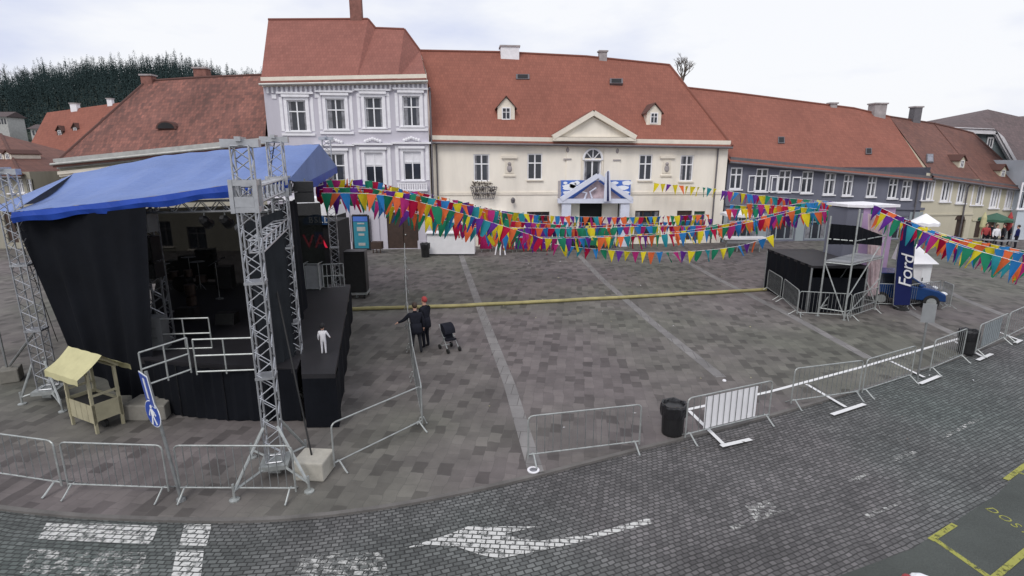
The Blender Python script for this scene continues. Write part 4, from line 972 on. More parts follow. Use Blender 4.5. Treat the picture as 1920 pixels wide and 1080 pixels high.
mb = MB(); mb.box(c + UP*.62 - V((.0, .21, 0)), (.2, .02, .05), .1); mb.box(c + UP*.35 - V((0, .21, 0)), (.2, .02, .05), .1); mb.build('latches', M['steel_dark'], fc_)
# band gear
def drumkit(c):
    o = thing('drum_kit', 'black drum kit at the rear of the dark stage', 'drum kit', c)
    mb = MB(); mb.tube([c + V((0, -.2, .3)), c + V((0, .25, .3))], .3, 16); mb.build('bass_drum', M['black_plastic'], o)
    for x, y, z, r in ((-.35, .1, .62, .17), (.2, .1, .68, .15), (.55, .35, .4, .2), (-.6, .35, .5, .18)): mb = MB(); mb.lathe(c + V((x, y, z-.12)), [(r, 0), (r, .26)], 14); mb.build('drum', M['darkwood'], o)
    for x, y, z in ((-.75, .1, 1.05), (.65, .05, 1.15), (.05, .5, 1.25)):
        mb = MB(); mb.lathe(c + V((x, y, z)), [(.26, 0), (.05, .03)], 16); mb.tube([c + V((x, y, z)), c + V((x, y, .05))], .012, 5); mb.tube([c + V((x-.2, y, .02)), c + V((x, y, .3)), c + V((x+.2, y, .02))], .01, 4); mb.build('cymbal', M['steel_dark'], o)
drumkit(dk(345, 545))
def micstand(c, label):
    o = thing('microphone_stand', label, 'microphone stand', c); mb = MB(); mb.lathe(c, [(.14, 0), (.14, .02), (.02, .03)], 12); mb.tube([c, c + UP*1.35], .012, 5); mb.tube([c + V((-.2, -.1, 1.25)), c + V((.35, -.2, 1.55))], .01, 5); mb.build('stand', M['steel_dark'], o)
    mb = MB(); mb.tube([c + V((.35, -.2, 1.55)), c + V((.5, -.23, 1.58))], [.018, .03], 8); mb.build('microphone', M['rubber'], o)
micstand(dk(412, 560), 'thin microphone stand on the stage close to the front truss tower'); micstand(dk(318, 585), 'thin microphone stand left of the drums on the stage')
for i, (x, y) in enumerate(((345, 600), (420, 610))):
    c = dk(x, y); o = thing('floor_monitor', ['black wedge monitor in front of the drum kit', 'black wedge monitor near the front tower on the stage floor'][i], 'loudspeaker', c); mb = MB(); mb.prism([c + V((-.3, 0, 0)), c + V((-.3, .4, 0)), c + V((-.3, .4, .35)), c + V((-.3, .12, .35))], (.6, 0, 0)); mb.build('cabinet', M['black_plastic'], o)
    mb = MB(); mb.prism([c + V((-.26, .02, .04)), c + V((-.26, .12, .33)), c + V((-.26, .1, .335)), c + V((-.26, 0, .045))], (.52, 0, 0)); mb.build('grille', M['rubber'], o)
c = dk(360, 572) ; tag(MB().lathe(c, [(.16, 0), (.17, .3), (.06, .36), (.16, .4), (.17, .75)], 12).build('stool', M['darkwood'], loc=c), 'low brown stool on the stage floor behind the drum wedge', 'stool')
for i, (x, y, w_, h_, lb) in enumerate(((362, 520, .8, 1.0, 'black amplifier box left of centre at the rear of the stage'), (392, 522, .7, 1.3, 'tall black amplifier box at the rear of the stage near the big tower'), (335, 516, .7, .7, 'low black amplifier box behind the drum kit'), (425, 540, .6, .9, 'black amplifier box right behind the front truss tower'))):
    c = dk(x, y); speaker('amplifier', lb, c, w_, .5, h_, .2, DZ)
for i, f in enumerate((.12, .3, .5, .68)):
    c = f1 + (f0-f1)*f*.55 - UP*.38; o = thing('stage_lamp', ['first', 'second', 'third', 'fourth'][i] + ' black lamp from the big tower on the front beam under the canopy', 'stage lamp', c); d = V((.1, .8, -.6)).normalized()
    mb = MB(); mb.tube([c - d*.18, c - d*.08, c + d*.12, c + d*.17], [.06, .12, .13, .15], 10); mb.build('lamp_body', M['black_plastic'], o); mb = MB(); mb.tube([c, c + UP*.3], .02, 5); mb.build('yoke', M['steel_dark'], o)
# loudspeaker stack right of the wing, cage and rail at the back of the wing
p = G(672, 556); speaker('loudspeaker_stack', 'tall black loudspeaker stack on a dolly right of the stage wing', p, .95, .8, 1.95, .1, .3)
dl = thing('equipment_dolly', 'flat silver dolly under the black loudspeaker stack', 'dolly', p); mb = MB(); mb.box(fl(p, .24), (1.0, .9, .1), .1); mb.build('platform', M['steel'], dl)
for sx in (-1, 1):
    for sy in (-1, 1): mb = MB(); mb.tube([fl(p, .09) + V((.4*sx-.03, .35*sy, 0)), fl(p, .09) + V((.4*sx+.03, .35*sy, 0))], .09, 10); mb.build('wheel', M['rubber'], dl)
c = PZ(590, 525, 21.6); c.z = DZ; rk = thing('rack_trolley', 'silver equipment rack with a grey door at the back of the stage wing', 'rack', c)
mb = MB(); mb.box(c + UP*.5, (.5, .5, .92)); mb.build('body', M['sign_grey'], rk); mb = MB()
for x in (-.28, .28):
    for y in (-.28, .28): mb.tube([c + V((x, y, 0)), c + V((x, y, 1.05))], .025, 5)
for z in (.05, 1.05):
    mb.tube([c + V((-.28, -.28, z)), c + V((.28, -.28, z)), c + V((.28, .28, z)), c + V((-.28, .28, z)), c + V((-.28, -.28, z))], .022, 5)
mb.build('frame', M['steel'], rk)
a, b = PZ(606, 523, 21.7), PZ(645, 523, 21.9); gg = guard('guard_rail', 'barred guard rail at the rear edge of the stage wing', fl(a, DZ), fl(b, DZ), DZ, .95)
mb = MB()
for k in range(1, 5): q = a + (b-a)*k/5; mb.tube([fl(q, DZ), fl(q, DZ+.95)], .015, 5)
mb.build('infill_bars', M['steel'], gg)
# bar kiosk behind the wing
Yk = 27.0; k0, k1 = PY(548, 520, Yk), PY(640, 520, Yk); kz = PY(590, 415, Yk).z
bk = thing('bar_kiosk', 'black bar kiosk with arched blue sign behind the stage wing', 'kiosk', ((k0.x+k1.x)/2, Yk, 0))
mb = MB(); mb.box(((k0.x+k1.x)/2, Yk+1, kz/2), (k1.x-k0.x, 2, kz)); mb.build('body', M['dark'], bk)
sg = MB(); sx0, sx1 = PY(570, 420, Yk-.05).x, PY(616, 420, Yk-.05).x; zb, zt = PY(590, 421, Yk-.05).z, PY(590, 402, Yk-.05).z; n_ = 12
pts = [V((sx0 + (sx1-sx0)*i/n_, Yk-.04, zb + (zt-zb)*(.55+.45*math.sin(math.pi*i/n_)))) for i in range(n_+1)]
sg.prism([V((sx0, Yk-.04, zb))] + pts + [V((sx1, Yk-.04, zb))], (0, -.1, 0)); so_ = sg.build('sign_board', mat('deep_blue_sign', (.02, .08, .22), .5), bk)
t = text('BSLL', .42, M['sign_white'], bk, .01, spacing=1.2); orient(t, V((sx0+.28, Yk-.16, zb+.1)), (1, 0, 0), (0, 0, 1))
M['neon'] = mat('neon_red', (.6, .02, .05), .5); M['neon'].node_tree.nodes['Principled BSDF'].inputs['Emission Color'].default_value = (.7, .02, .06, 1); M['neon'].node_tree.nodes['Principled BSDF'].inputs['Emission Strength'].default_value = .6
t = text('VA', .95, M['neon'], bk, .02, name='red_lettering'); orient(t, V((PY(570, 464, Yk).x, Yk-.06, PY(570, 464, Yk).z)), (1, 0, 0), (0, 0, 1))
pb = MB(); a = PY(598, 450, Yk-.03); pb.box((a.x, Yk-.02, a.z), (.4, .03, .8)); pb.build('poster', M['sign_blue'], bk)
rf_ = MB(); a, b = PY(552, 404, Yk+3), PY(628, 372, Yk+3); wk = thing('white_awning_stall', 'white topped stall behind the bar kiosk, half hidden by the stage', 'stall', ((a.x+b.x)/2, Yk+3, 0))
rf_.obx(V((a.x, Yk+3, a.z)), V((b.x-a.x, 0, 0)), V((0, 2, 0)), V((0, 0, b.z-a.z))); rf_.build('top', M['white_cloth'], wk); mb = MB(); mb.box(((a.x+b.x)/2, Yk+4, a.z/2), ((b.x-a.x)*.96, 1.9, a.z)); mb.build('body', M['dark'], wk)
# cables and ballast
def cable(name, pts, r, label, m='rubber', sag=0.0):
    q = []
    for a, b in zip(pts, pts[1:]):
        for i in range(10): f = i/10; q.append(a*(1-f) + b*f - UP*sag*4*f*(1-f))
    q.append(pts[-1]); return tag(MB().tube(q, r, 6).build(name, M[m], loc=fl(pts[-1], 0), smooth=True), label, 'cable')
cA = G(578, 905); cz = .42
blk = MB(); u_ = (G(607, 905)-G(549, 902)); u_.z = 0; v_ = V((-u_.y, u_.x, 0)).normalized()*.62; o_ = G(549, 902)
blk.obx(o_, u_, v_, UP*cz); blk.mi = 0; b_ = blk.build('ballast_block', M['concrete'], loc=o_ + u_/2 + v_/2); tag(b_, 'pale concrete ballast block beside the front truss tower foot', 'ballast block')
bv = b_.modifiers.new('soft_edges', 'BEVEL'); bv.width = .035; bv.segments = 2
cable('guy_cable', [fl(T2, 3.6) - fx*.3 - ax*.2, fl(o_ + u_*.45 + v_*.5, cz)], .018, 'black guy cable running from the second tower to the pale ballast block')
cable('guy_cable', [PL(478, 455, G(530, 780), V((0,-1,0))), fl(T2, 1.1) - fx*.25 - ax*.3], .016, 'black cable slanting down the charcoal drape')
cable('guy_cable', [fl(T2, z2t), PY(505, 335, T2.y + .8)], .014, 'thin stay from the second tower head to the canopy')
cable('guy_cable', [fl(TL, zLt-1.2), G(108, 640)], .012, 'thin cable hanging down beside the left truss tower')
hb_ = MB(); p = fl(T2 - ax*.3 - fx*.02, 0)
hb_.ball(p + UP*.85, .24, (1, .8, 1.9), 9, 7); tag(hb_.build('chain_bag', M['rubber'], loc=p, smooth=True), 'dark chain bag hanging low on the second truss tower', 'chain bag')
def block(pxs, h, label, m='concrete_dk', d=.6):
    a, b = G(*pxs[0]), G(*pxs[1]); u_ = b-a; v_ = V((-u_.y, u_.x, 0)).normalized()*d; o = MB().obx(a, u_, v_, UP*h).build('ballast_block', M[m], loc=a + u_/2 + v_/2)
    bv = o.modifiers.new('soft_edges', 'BEVEL'); bv.width = .03; bv.segments = 2; return tag(o, label, 'ballast block')
block(((232, 789), (279, 790)), .42, 'old concrete block between the market cart and the blue round sign', d=.7); block(((281, 791), (312, 788)), .4, 'old concrete block right behind the blue round sign', d=.7)
block(((0, 722), (38, 716)), .4, 'dark concrete block with a pole at the left edge'); block(((618, 760), (640, 757)), .5, 'small pale concrete block half hidden behind the wing front', 'concrete', .5)
p = G(18, 712); pl_ = thing('roof_support_pole', 'thin dark pole rising from a concrete block at the left edge', 'pole', fl(p, .4)); mb = MB(); mb.tube([fl(p, .4), fl(p, ZV(395, p))], .03, 6); mb.build('pole', M['steel_dark'], pl_)
mb = MB(); mb.tube([fl(p, .45) + V((.1, 0, 0)), fl(TL, 2.0)], .035, 6); mb.build('strut', M['steel_dark'], pl_)
# ================================================================== PEOPLE
def skin_body(name, joints, edges, mats, pick, parent, loc, levels=1):
    """joints: name -> (pos, radius); one continuous skinned surface, faces take the clothing they lie on"""
    ks = list(joints); me = bpy.data.meshes.new(name); me.from_pydata([tuple(joints[k][0]) for k in ks], [(ks.index(a), ks.index(b)) for a, b in edges], [])
    ob = bpy.data.objects.new(name, me); COL.objects.link(ob)
    sm = ob.modifiers.new('skin', 'SKIN'); sm.use_smooth_shade = True
    if not me.skin_vertices: 
        bpy.context.view_layer.objects.active = ob
    for i, k in enumerate(ks):
        sv = me.skin_vertices[0].data[i]; r = joints[k][1]; sv.radius = r if isinstance(r, tuple) else (r, r); sv.use_root = (i == 0)
    sub = ob.modifiers.new('sub', 'SUBSURF'); sub.levels = levels; sub.render_levels = levels
    dg = bpy.context.evaluated_depsgraph_get(); dg.update(); m2 = bpy.data.meshes.new_from_object(ob.evaluated_get(dg))
    bpy.data.objects.remove(ob); bpy.data.meshes.remove(me)
    m2.materials.clear()
    for m in mats: m2.materials.append(m)
    segs = [(V(joints[a][0]), V(joints[b][0]), pick.get((a, b), 0)) for a, b in edges]
    for p in m2.polygons:
        best, bi = 1e9, 0
        for a, b, mi in segs:
            d = b - a; t = max(0, min(1, (p.center - a).dot(d)/max(1e-9, d.length_squared))); ds = (p.center - a - d*t).length
            if ds < best: best, bi = ds, mi
        p.material_index = bi; p.use_smooth = True
    o = bpy.data.objects.new(name, m2); COL.objects.link(o); o.parent = parent; return o
def person(label, base, rz, top, legs, hairm='hair', s=1.0, pose=None, fingers=False, group=None, lean=0.0, coat=False, hat=None, hs=1.0):
    """pose: dict of joint offsets for elbows / hands / feet, in the person's own frame (x right, y forward)"""
    root = thing('person', label, 'person', base, group); root.rotation_euler = (0, 0, rz)
    ps = {'el': (-.27, .02, 1.12), 'hl': (-.28, .1, .86), 'er': (.27, .02, 1.12), 'hr': (.28, .1, .86), 'kl': (-.1, .02, .5), 'fl': (-.11, -.02, .07), 'kr': (.1, .02, .5), 'fr': (.11, -.02, .07)}
    ps.update(pose or {})
    P = lambda x, y, z: V((x*s, (y + lean*max(0, z-.9))*s, z*s))
    j = {'pelvis': (P(0, 0, .95), (.165*s, .13*s)), 'waist': (P(0, .0, 1.1), (.165*s, .13*s)), 'chest': (P(0, .01, 1.3), (.185*s, .135*s)), 'neckb': (P(0, 0, 1.45), (.1*s, .08*s)), 'neck': (P(0, .01, 1.52), .055*s),
         'head0': (P(0, .03, 1.6), (.075*s*hs, .09*s*hs)), 'head1': (P(0, .025, 1.6+.1*hs), (.078*s*hs, .098*s*hs)), 'head2': (P(0, .02, 1.6+.16*hs), .06*s*hs)}
    e = [('pelvis', 'waist'), ('waist', 'chest'), ('chest', 'neckb'), ('neckb', 'neck'), ('neck', 'head0'), ('head0', 'head1'), ('head1', 'head2')]
    pk = {('neck', 'head0'): 1, ('head0', 'head1'): 1, ('head1', 'head2'): 1}
    for sd_, x in (('l', -1), ('r', 1)):
        j['sh'+sd_] = (P(.2*x, 0, 1.4), .088*s); el, h = ps['e'+sd_], ps['h'+sd_]
        j['el'+sd_] = (P(*el), .062*s); wr = tuple(el[i]*.2 + h[i]*.8 for i in range(3)); j['wr'+sd_] = (P(*wr), .038*s); j['ha'+sd_] = (P(*h), (.042*s, .024*s))
        e += [('chest', 'sh'+sd_), ('sh'+sd_, 'el'+sd_), ('el'+sd_, 'wr'+sd_), ('wr'+sd_, 'ha'+sd_)]; pk[('wr'+sd_, 'ha'+sd_)] = 1
        d = (V(h) - V(el)).normalized()
        if fingers:
            side, _ = perp(d)
            for f in range(4):
                q = V(h) + d*.04 + side*(f-1.5)*.019; q2 = q + d*(.04 + .01*(f in (1, 2))) + V((0, .012, -.012)); k = 'f%s%d' % (sd_, f)
                j[k] = (P(*q), .0095*s); j[k+'t'] = (P(*q2), .008*s); e += [('ha'+sd_, k), (k, k+'t')]; pk[('ha'+sd_, k)] = pk[(k, k+'t')] = 1
            q = V(h) + side*.045 + d*.015; j['th'+sd_] = (P(*q), .01*s); e.append(('ha'+sd_, 'th'+sd_)); pk[('ha'+sd_, 'th'+sd_)] = 1
        kn, ft = ps['k'+sd_], ps['f'+sd_]
        j['hip'+sd_] = (P(.09*x, 0, .88), .1*s); j['kn'+sd_] = (P(*kn), .066*s); j['an'+sd_] = (P(*ft), .046*s); j['toe'+sd_] = (P(ft[0], ft[1]+.16, ft[2]-.03), .036*s)
        e += [('pelvis', 'hip'+sd_), ('hip'+sd_, 'kn'+sd_), ('kn'+sd_, 'an'+sd_), ('an'+sd_, 'toe'+sd_)]; pk[('pelvis', 'hip'+sd_)] = 2; pk[('hip'+sd_, 'kn'+sd_)] = 2; pk[('kn'+sd_, 'an'+sd_)] = 2; pk[('an'+sd_, 'toe'+sd_)] = 3
    skin_body('body', j, e, [M[top], M['skin'], M[legs], M['rubber']], pk, root, base)
    mb = MB(); hp = P(0, .0, 1.6+.11*hs); b0 = len(mb.v); mb.ball(hp, .108*s*hs, (.86, 1.02, 1.05), 12, 8)
    for i in range(b0, len(mb.v)):
        v_ = mb.v[i]
        if v_.y > hp.y + .05*s and v_.z < hp.z + .04*s: v_.y = hp.y + .04*s
        if v_.z < hp.z - .05*s and v_.y > hp.y - .02*s: v_.z = hp.z - .05*s
    c = MB(); c.v, c.f, c.m, c.uv = mb.v, mb.f, mb.m, mb.uv
    def put(mbx, nm, mm):
        o = mbx.build(nm, M[mm], smooth=True); o.parent = root; return o
    put(c, 'hat' if hat else 'hair', hat or hairm)
    mb = MB(); fy = .1 + .025 + lean*.75
    mb.ball(V((0, (.024+.094*hs+lean*.75)*s, (1.6+.055*hs)*s)), .016*s*hs, (.8, 1, 1.3), 6, 4); put(mb, 'nose', 'skin')
    for x in (-.03, .03): mb = MB(); mb.ball(V((x*s*hs, (.02+.088*hs+lean*.75)*s, (1.6+.085*hs)*s)), .011*s, n=6, m=4); put(mb, 'eye', 'dark')
    if coat:
        mb = MB(); mb.lathe(V((0, 0, 0)), [(.222*s, .74*s), (.225*s, .84*s), (.212*s, .97*s), (.19*s, 1.1*s)], 14)
        for i in range(len(mb.v)): mb.v[i].y *= .8
        put(mb, 'coat_skirt', top)
    return root
fx_ = lambda a, b: math.atan2(b.y-a.y, b.x-a.x)
p1 = G(782, 663); person('person in a long dark coat leaning one arm on the barrier', p1, R(20), 'cloth_dark', 'trouser', pose={'el': (-.38, .12, 1.2), 'hl': (-.6, .2, 1.1), 'fl': (-.16, 0, .07), 'fr': (.15, -.04, .07), 'kl': (-.12, .03, .5), 'kr': (.12, 0, .5)}, fingers=True, lean=.12, coat=True, s=.98)
p2 = G(799, 652); person('person in dark clothes with a reddish cap behind the leaning one', p2, R(60), 'cloth_dark', 'cloth_dark', pose={'er': (.3, .1, 1.15), 'hr': (.22, .28, 1.0)}, fingers=True, coat=True, hat='red_cap', s=1.02)
cpos = G(608, 664, DZ); person('small child in a white jacket standing on the dark stage wing', cpos, R(8), 'jacket_white', 'jacket_white', s=.44, hs=1.6, pose={'er': (.3, .02, 1.2), 'hr': (.42, .05, 1.0)}, hairm='dark')
far = [(1843, 463, 'red_cap', 'cloth_dark', 'person in a red top standing before the cafe terrace'), (1853, 462, 'cloth_dark', 'trouser', 'person in dark clothes on the cafe terrace under the green parasol'), (1862, 466, 'jacket_white', 'trouser', 'person in a white top among the cafe tables'),
       (1876, 464, 'trouser', 'cloth_dark', 'person in a grey top near the last cafe tables'), (1888, 461, 'cloth_dark', 'cloth_dark', 'person in black by the ochre house doors'), (1902, 466, 'navy', 'cloth_dark', 'person in a navy jacket at the right edge by the pale blue house'), (1730, 450, 'cloth_dark', 'trouser', 'person in dark clothes beside the arched door')]
for x, y, t_, l_, lab in far: person(lab, G(x, y), R(rnd.uniform(0, 360)), t_, l_, s=rnd.uniform(.95, 1.02))
def sit(lab, base, rz, top): person(lab, base, rz, top, 'trouser', s=1, pose={'kl': (-.1, .4, .5), 'fl': (-.11, .42, .07), 'kr': (.1, .4, .5), 'fr': (.11, .42, .07)})
person('person in purple standing behind the bunting before the cream house', G(1040, 470), R(150), 'cloth_purple' if 'cloth_purple' in M else 'navy', 'cloth_dark')
person('person in a red jacket near the cream house portal', G(1075, 468), R(190), 'red_cap', 'trouser')
# ---- pushchair
c = G(843, 656); pc = thing('pushchair', 'black folding pushchair standing beside the two people', 'pushchair', c)
ru = lambda x, y, z: c + V((x, y, z))
mb = MB()
for x in (-.24, .24): mb.tube([ru(x, -.32, .1), ru(x*.9, .12, .62), ru(x*.85, .4, 1.0)], .016, 6); mb.tube([ru(x, .32, .1), ru(x*.9, -.05, .58)], .016, 6)
mb.tube([ru(-.22, .4, 1.0), ru(.22, .4, 1.0)], .018, 6); mb.tube([ru(-.24, .32, .12), ru(.24, .32, .12)], .014, 6); mb.build('frame', M['steel'], pc)
mb = MB(); mb.prism([ru(-.2, -.2, .45), ru(-.2, .1, .4), ru(-.2, .3, .85), ru(-.2, .24, .9), ru(-.2, .05, .5), ru(-.2, -.2, .52)], (.4, 0, 0)); mb.build('seat', M['cloth_dark'], pc)
mb = MB(); n_ = 8
hood = [ru(0, .24 + .34*math.cos(R(80+100*i/n_)), .72 + .36*math.sin(R(80+100*i/n_))) for i in range(n_+1)]
for x0, x1 in ((-.22, .22),): mb.prism([p - V((.22, 0, 0)) for p in hood] + [ru(-.22, .24, .72)], (.44, 0, 0))
mb.build('hood', M['cloth_dark'], pc)
for x, y in ((-.25, -.34), (.25, -.34), (-.25, .32), (.25, .32)):
    mb = MB(); mb.tube([ru(x-.025, y, .1), ru(x+.025, y, .1)], .1, 12); mb.build('wheel', M['rubber'], pc)

pc.scale = (.9, .9, .85); pc.rotation_euler = (0, 0, R(35))
# ================================================================== BARRIERS
BL_ = 2.2
def make_barrier(bars=14, panel=None, ft=.3):
    root = thing('crowd_barrier', '-', 'barrier', (0, 0, 0), 'crowd barriers on the square')
    mb = MB(); r = .1
    pts = [(0, .12), (0, 1.0)] + [(r - r*math.cos(R(a)), 1.0 + r*math.sin(R(a))) for a in (30, 60, 90)] + [(BL_-r + r*math.sin(R(a)), 1.0 + r*math.cos(R(a))) for a in (0, 30, 60, 90)] + [(BL_, .12)]
    mb.tube([(x, 0, z) for x, z in pts], .018, 7); mb.tube([(0, 0, .2), (BL_, 0, .2)], .016, 7); mb.build('frame', M['steel'], root)
    if bars:
        mb = MB()
        for k in range(1, bars): x = BL_*k/bars; mb.tube([(x, 0, .2), (x, 0, 1.09)], .0085, 5, False)
        mb.build('infill_bars', M['steel_dark'], root)
    for x in (.1, BL_-.1): mb = MB(); mb.tube([(x, -ft, .02), (x, -ft*.8, .05), (x, -.04, .2), (x, .04, .2), (x, ft*.8, .05), (x, ft, .02)], .017, 6); mb.build('foot', M['steel'], root)
    if panel: mb = MB(); mb.box((BL_*.52, .028, .62), (BL_*.62, .012, .8)); mb.build('panel', M[panel], root)
    return root
protoE = make_barrier(14, None, .12); protoA = make_barrier(); protoB = make_barrier(0); protoW = make_barrier(14, 'white_plastic'); protoG = make_barrier(14, 'green_sheet') if 'green_sheet' in M else make_barrier(14, 'grey_light')
used = set()
def barrier(a, b, label, proto=None, fixed=True):
    proto = proto or protoA; d = b - a; rz = math.atan2(d.y, d.x); ln = d.length
    if proto.name not in used: used.add(proto.name); o = proto; o.location = a; o.rotation_euler = (0, 0, rz); o['label'] = label
    else: o = dup(proto, a, rz, label)
    o.scale = (ln/BL_, 1, 1); return o
barrier(G(-95, 888), G(118, 921), 'grey steel crowd barrier cut by the left edge of the view')
barrier(G(131, 924), G(318, 931), 'steel barrier to the left of the blue sign pole by the road')
barrier(G(340, 931), G(556, 932), 'steel barrier passing behind the foot of the front truss tower')
barrier(G(628, 884), G(792, 802), 'two-rail barrier frame without bars set diagonally in front of the wing', protoB)
row = [G(793, 803), G(776, 712), G(769, 658), G(765, 614), G(763, 578), G(762, 549), G(761, 524), G(760, 503), G(760, 486)]
nm = ['nearest the diagonal barrier', 'just in front of the two people', 'beside the leaning person', 'crossing the yellow cable cover', 'right behind the yellow cable cover', 'level with the loudspeaker stack', 'behind the loudspeaker stack', 'farthest, before the dark door of the lilac house']
for (a, b), l_ in zip(zip(row, row[1:]), nm): barrier(a + (b-a)*.02, b - (b-a)*.02, 'edge-on barrier of the middle row, ' + l_, protoE)
barrier(G(990, 868), G(1198, 842), 'steel barrier standing alone at the end of the pale paving band')
barrier(G(1284, 829), G(1440, 790), 'barrier with white boards tied to its bars beside the black bin', protoW)
barrier(G(1482, 764), G(1608, 746), 'barrier behind the first white T marking right of the white boards')
barrier(G(1615, 744), G(1706, 714), 'barrier between the T markings left of the grey sign post')
barrier(G(1742, 702), G(1802, 676), 'short looking barrier between the sign post and the far bin')
barrier(G(1827, 668), G(1880, 642), 'barrier with a pale green sheet right of the far bin', protoG)
barrier(G(1883, 641), G(1945, 610), 'last barrier of the kerb line at the right edge')
barrier(G(1494, 594), G(1591, 600), 'barrier across the front of the black platform scaffold')
barrier(G(1466, 566), G(1493, 592), 'barrier along the left front side of the black platform')
barrier(G(1437, 546), G(1462, 564), 'barrier at the left rear side of the black platform')
barrier(G(1594, 601), G(1640, 585), 'barrier between the scaffold and the blue car')
barrier(G(1641, 577), G(1700, 579), 'barrier before the left front of the blue car'); barrier(G(1701, 579), G(1757, 571), 'barrier before the right front of the blue car')
barrier(G(1762, 572), G(1780, 580), 'barrier standing edge-on right of the blue car')
# ================================================================== SIGNS, BINS, CART
b0 = G(340, 938); tp = PY(273, 696, b0.y + .05)
sg = thing('sign_post', 'leaning signpost with a blue round pedestrian sign and a second blue plate', 'road sign', b0)
mb = MB(); mb.tube([b0, tp], .03, 8); mb.lathe(b0, [(.09, 0), (.08, .05), (.04, .07)], 10); mb.build('pole', M['steel_dark'], sg)
axp = (tp-b0).normalized(); ang = R(-33); nn = V((math.sin(ang), -math.cos(ang), 0)); nn = (nn - axp*nn.dot(axp)).normalized(); uu = axp.cross(nn).normalized()
if uu.x < 0: uu = -uu
def onp(py): f = (938-py)/(938-696.); return b0 + (tp-b0)*f
c = onp(770) + nn*.06; rr_ = .27
def disc(c, r, n0, th, m, name, par, k=24):
    return MB().prism([c + uu*r*math.cos(2*math.pi*i/k) + axp*r*math.sin(2*math.pi*i/k) for i in range(k)], n0*th).build(name, M[m], par)
d0 = disc(c, rr_, nn, .012, 'sign_white', 'round_plate', sg); disc(c + nn*.0125, rr_*.94, nn, .004, 'sign_blue', 'sign_face', d0)
def pic(pts, par, off=.018): return MB().prism([c + nn*off + uu*x + axp*y for x, y in pts], nn*.003)
mb = MB()
for pts in ([(-.02, .17), (.03, .19), (.06, .15), (.03, .11), (-.02, .12)], [(-.05, .1), (.05, .1), (.07, -.02), (.03, -.05), (-.04, -.05)], [(-.04, -.05), (.0, -.05), (-.06, -.22), (-.12, -.22)], [(0, -.05), (.04, -.05), (.11, -.2), (.06, -.22)], [(-.05, .09), (-.08, .06), (-.15, -.04), (-.11, -.05)], [(.05, .09), (.09, .06), (.14, -.02), (.11, -.04)]):
    mb.prism([c + nn*.018 + uu*x + axp*y for x, y in pts], nn*.004)
mb.build('pedestrian_symbol', M['sign_white'], d0)
ang2 = R(-44); n2 = V((math.sin(ang2), -math.cos(ang2), 0)); u2 = axp.cross(n2).normalized(); u2 = u2 if u2.x > 0 else -u2; c2 = onp(727) + n2*.05
def plate(c, w_, h_, n0, u0, m, name, par, th=.012): return MB().obx(c - u0*w_/2 - axp*h_/2, u0*w_, axp*h_, n0*th).build(name, M[m], par)
p_ = plate(c2, .62, .62, n2, u2, 'sign_white', 'square_plate', sg); plate(c2 + n2*.0125, .58, .58, n2, u2, 'sign_blue', 'sign_face', p_, .004); plate(c2 + n2*.017 + axp*.02, .12, .4, n2, u2, 'sign_white', 'sign_mark', p_, .004)
b0 = G(1719, 716); tp = PY(1743, 572, b0.y)
sg = thing('sign_post', 'grey signpost seen from behind by the right hand barriers', 'road sign', b0); mb = MB(); mb.tube([b0, tp], .03, 8); mb.build('pole', M['steel_dark'], sg)
axp = (tp-b0).normalized(); n3 = V((-.35, -1, 0)).normalized(); u3 = axp.cross(n3).normalized(); cc = b0 + (tp-b0)*.9
MB().obx(cc - u3*.17 - axp*.28 - n3*-.04, u3*.34, axp*.56, n3*-.015).build('plate', M['sign_grey'], sg)
mb = MB()
for k in (-.15, .15): mb.obx(cc - u3*.1 + axp*k - n3*-.015, u3*.2, axp*.04, n3*-.03)
mb.build('bracket', M['steel'], sg)
def bin_(c, r, h, label):
    o = thing('litter_bin', label, 'bin', c); n_ = 20; mb = MB(); mb.lathe(c, [(r*.86, 0), (r*.9, .05), (r*.95, h*.6), (r, h*.92)], n_); mb.build('drum', M['black_plastic'], o, smooth=False)
    mb = MB(); rg = random.Random(int(r*1000)); k = 28; vs = []; fs = []
    prof = [(1.04, .62), (1.09, .8), (1.1, .95), (1.04, 1.01), (.9, 1.0), (.8, .9), (.75, .7)]
    for q, z in prof:
        for i in range(k): a = 2*math.pi*i/k; rr2 = r*q*(1 + .045*math.sin(i*2.7+z*5) + rg.uniform(-.02, .02)); vs.append(c + V((rr2*math.cos(a), rr2*math.sin(a), h*(z + .02*math.sin(i*1.3)))))
    fs = [(j*k+i, j*k+(i+1) % k, (j+1)*k+(i+1) % k, (j+1)*k+i) for j in range(len(prof)-1) for i in range(k)]
    mb.add(vs, fs); mb.build('bin_liner', M['liner'], o, recalc=False)
    return o
M['liner'] = mat('bin_liner', (.014, .014, .016), .3, 0, .2, 5, .5, 9)
bin_(G(1260, 812), .28, .78, 'black bin with a liner left of the white boarded barrier'); bin_(G(1810, 662), .27, .82, 'black bin among the barriers at the far right'); bin_(G(798, 482), .3, .95, 'dark round bin next to the white counter by the lilac house')
c = G(708, 474); o = thing('potted_box', 'small dark planter box at the foot of the lilac house', 'planter', c); mb = MB(); mb.box(c + UP*.55, (.75, .6, .5)); mb.build('box', M['darkwood'], o)
for x in (-.25, 0, .25): mb = MB(); mb.tube([c + V((x, -.2, 0)), c + V((x, -.2, .32))], .04, 6); mb.build('leg', M['darkwood'], o)
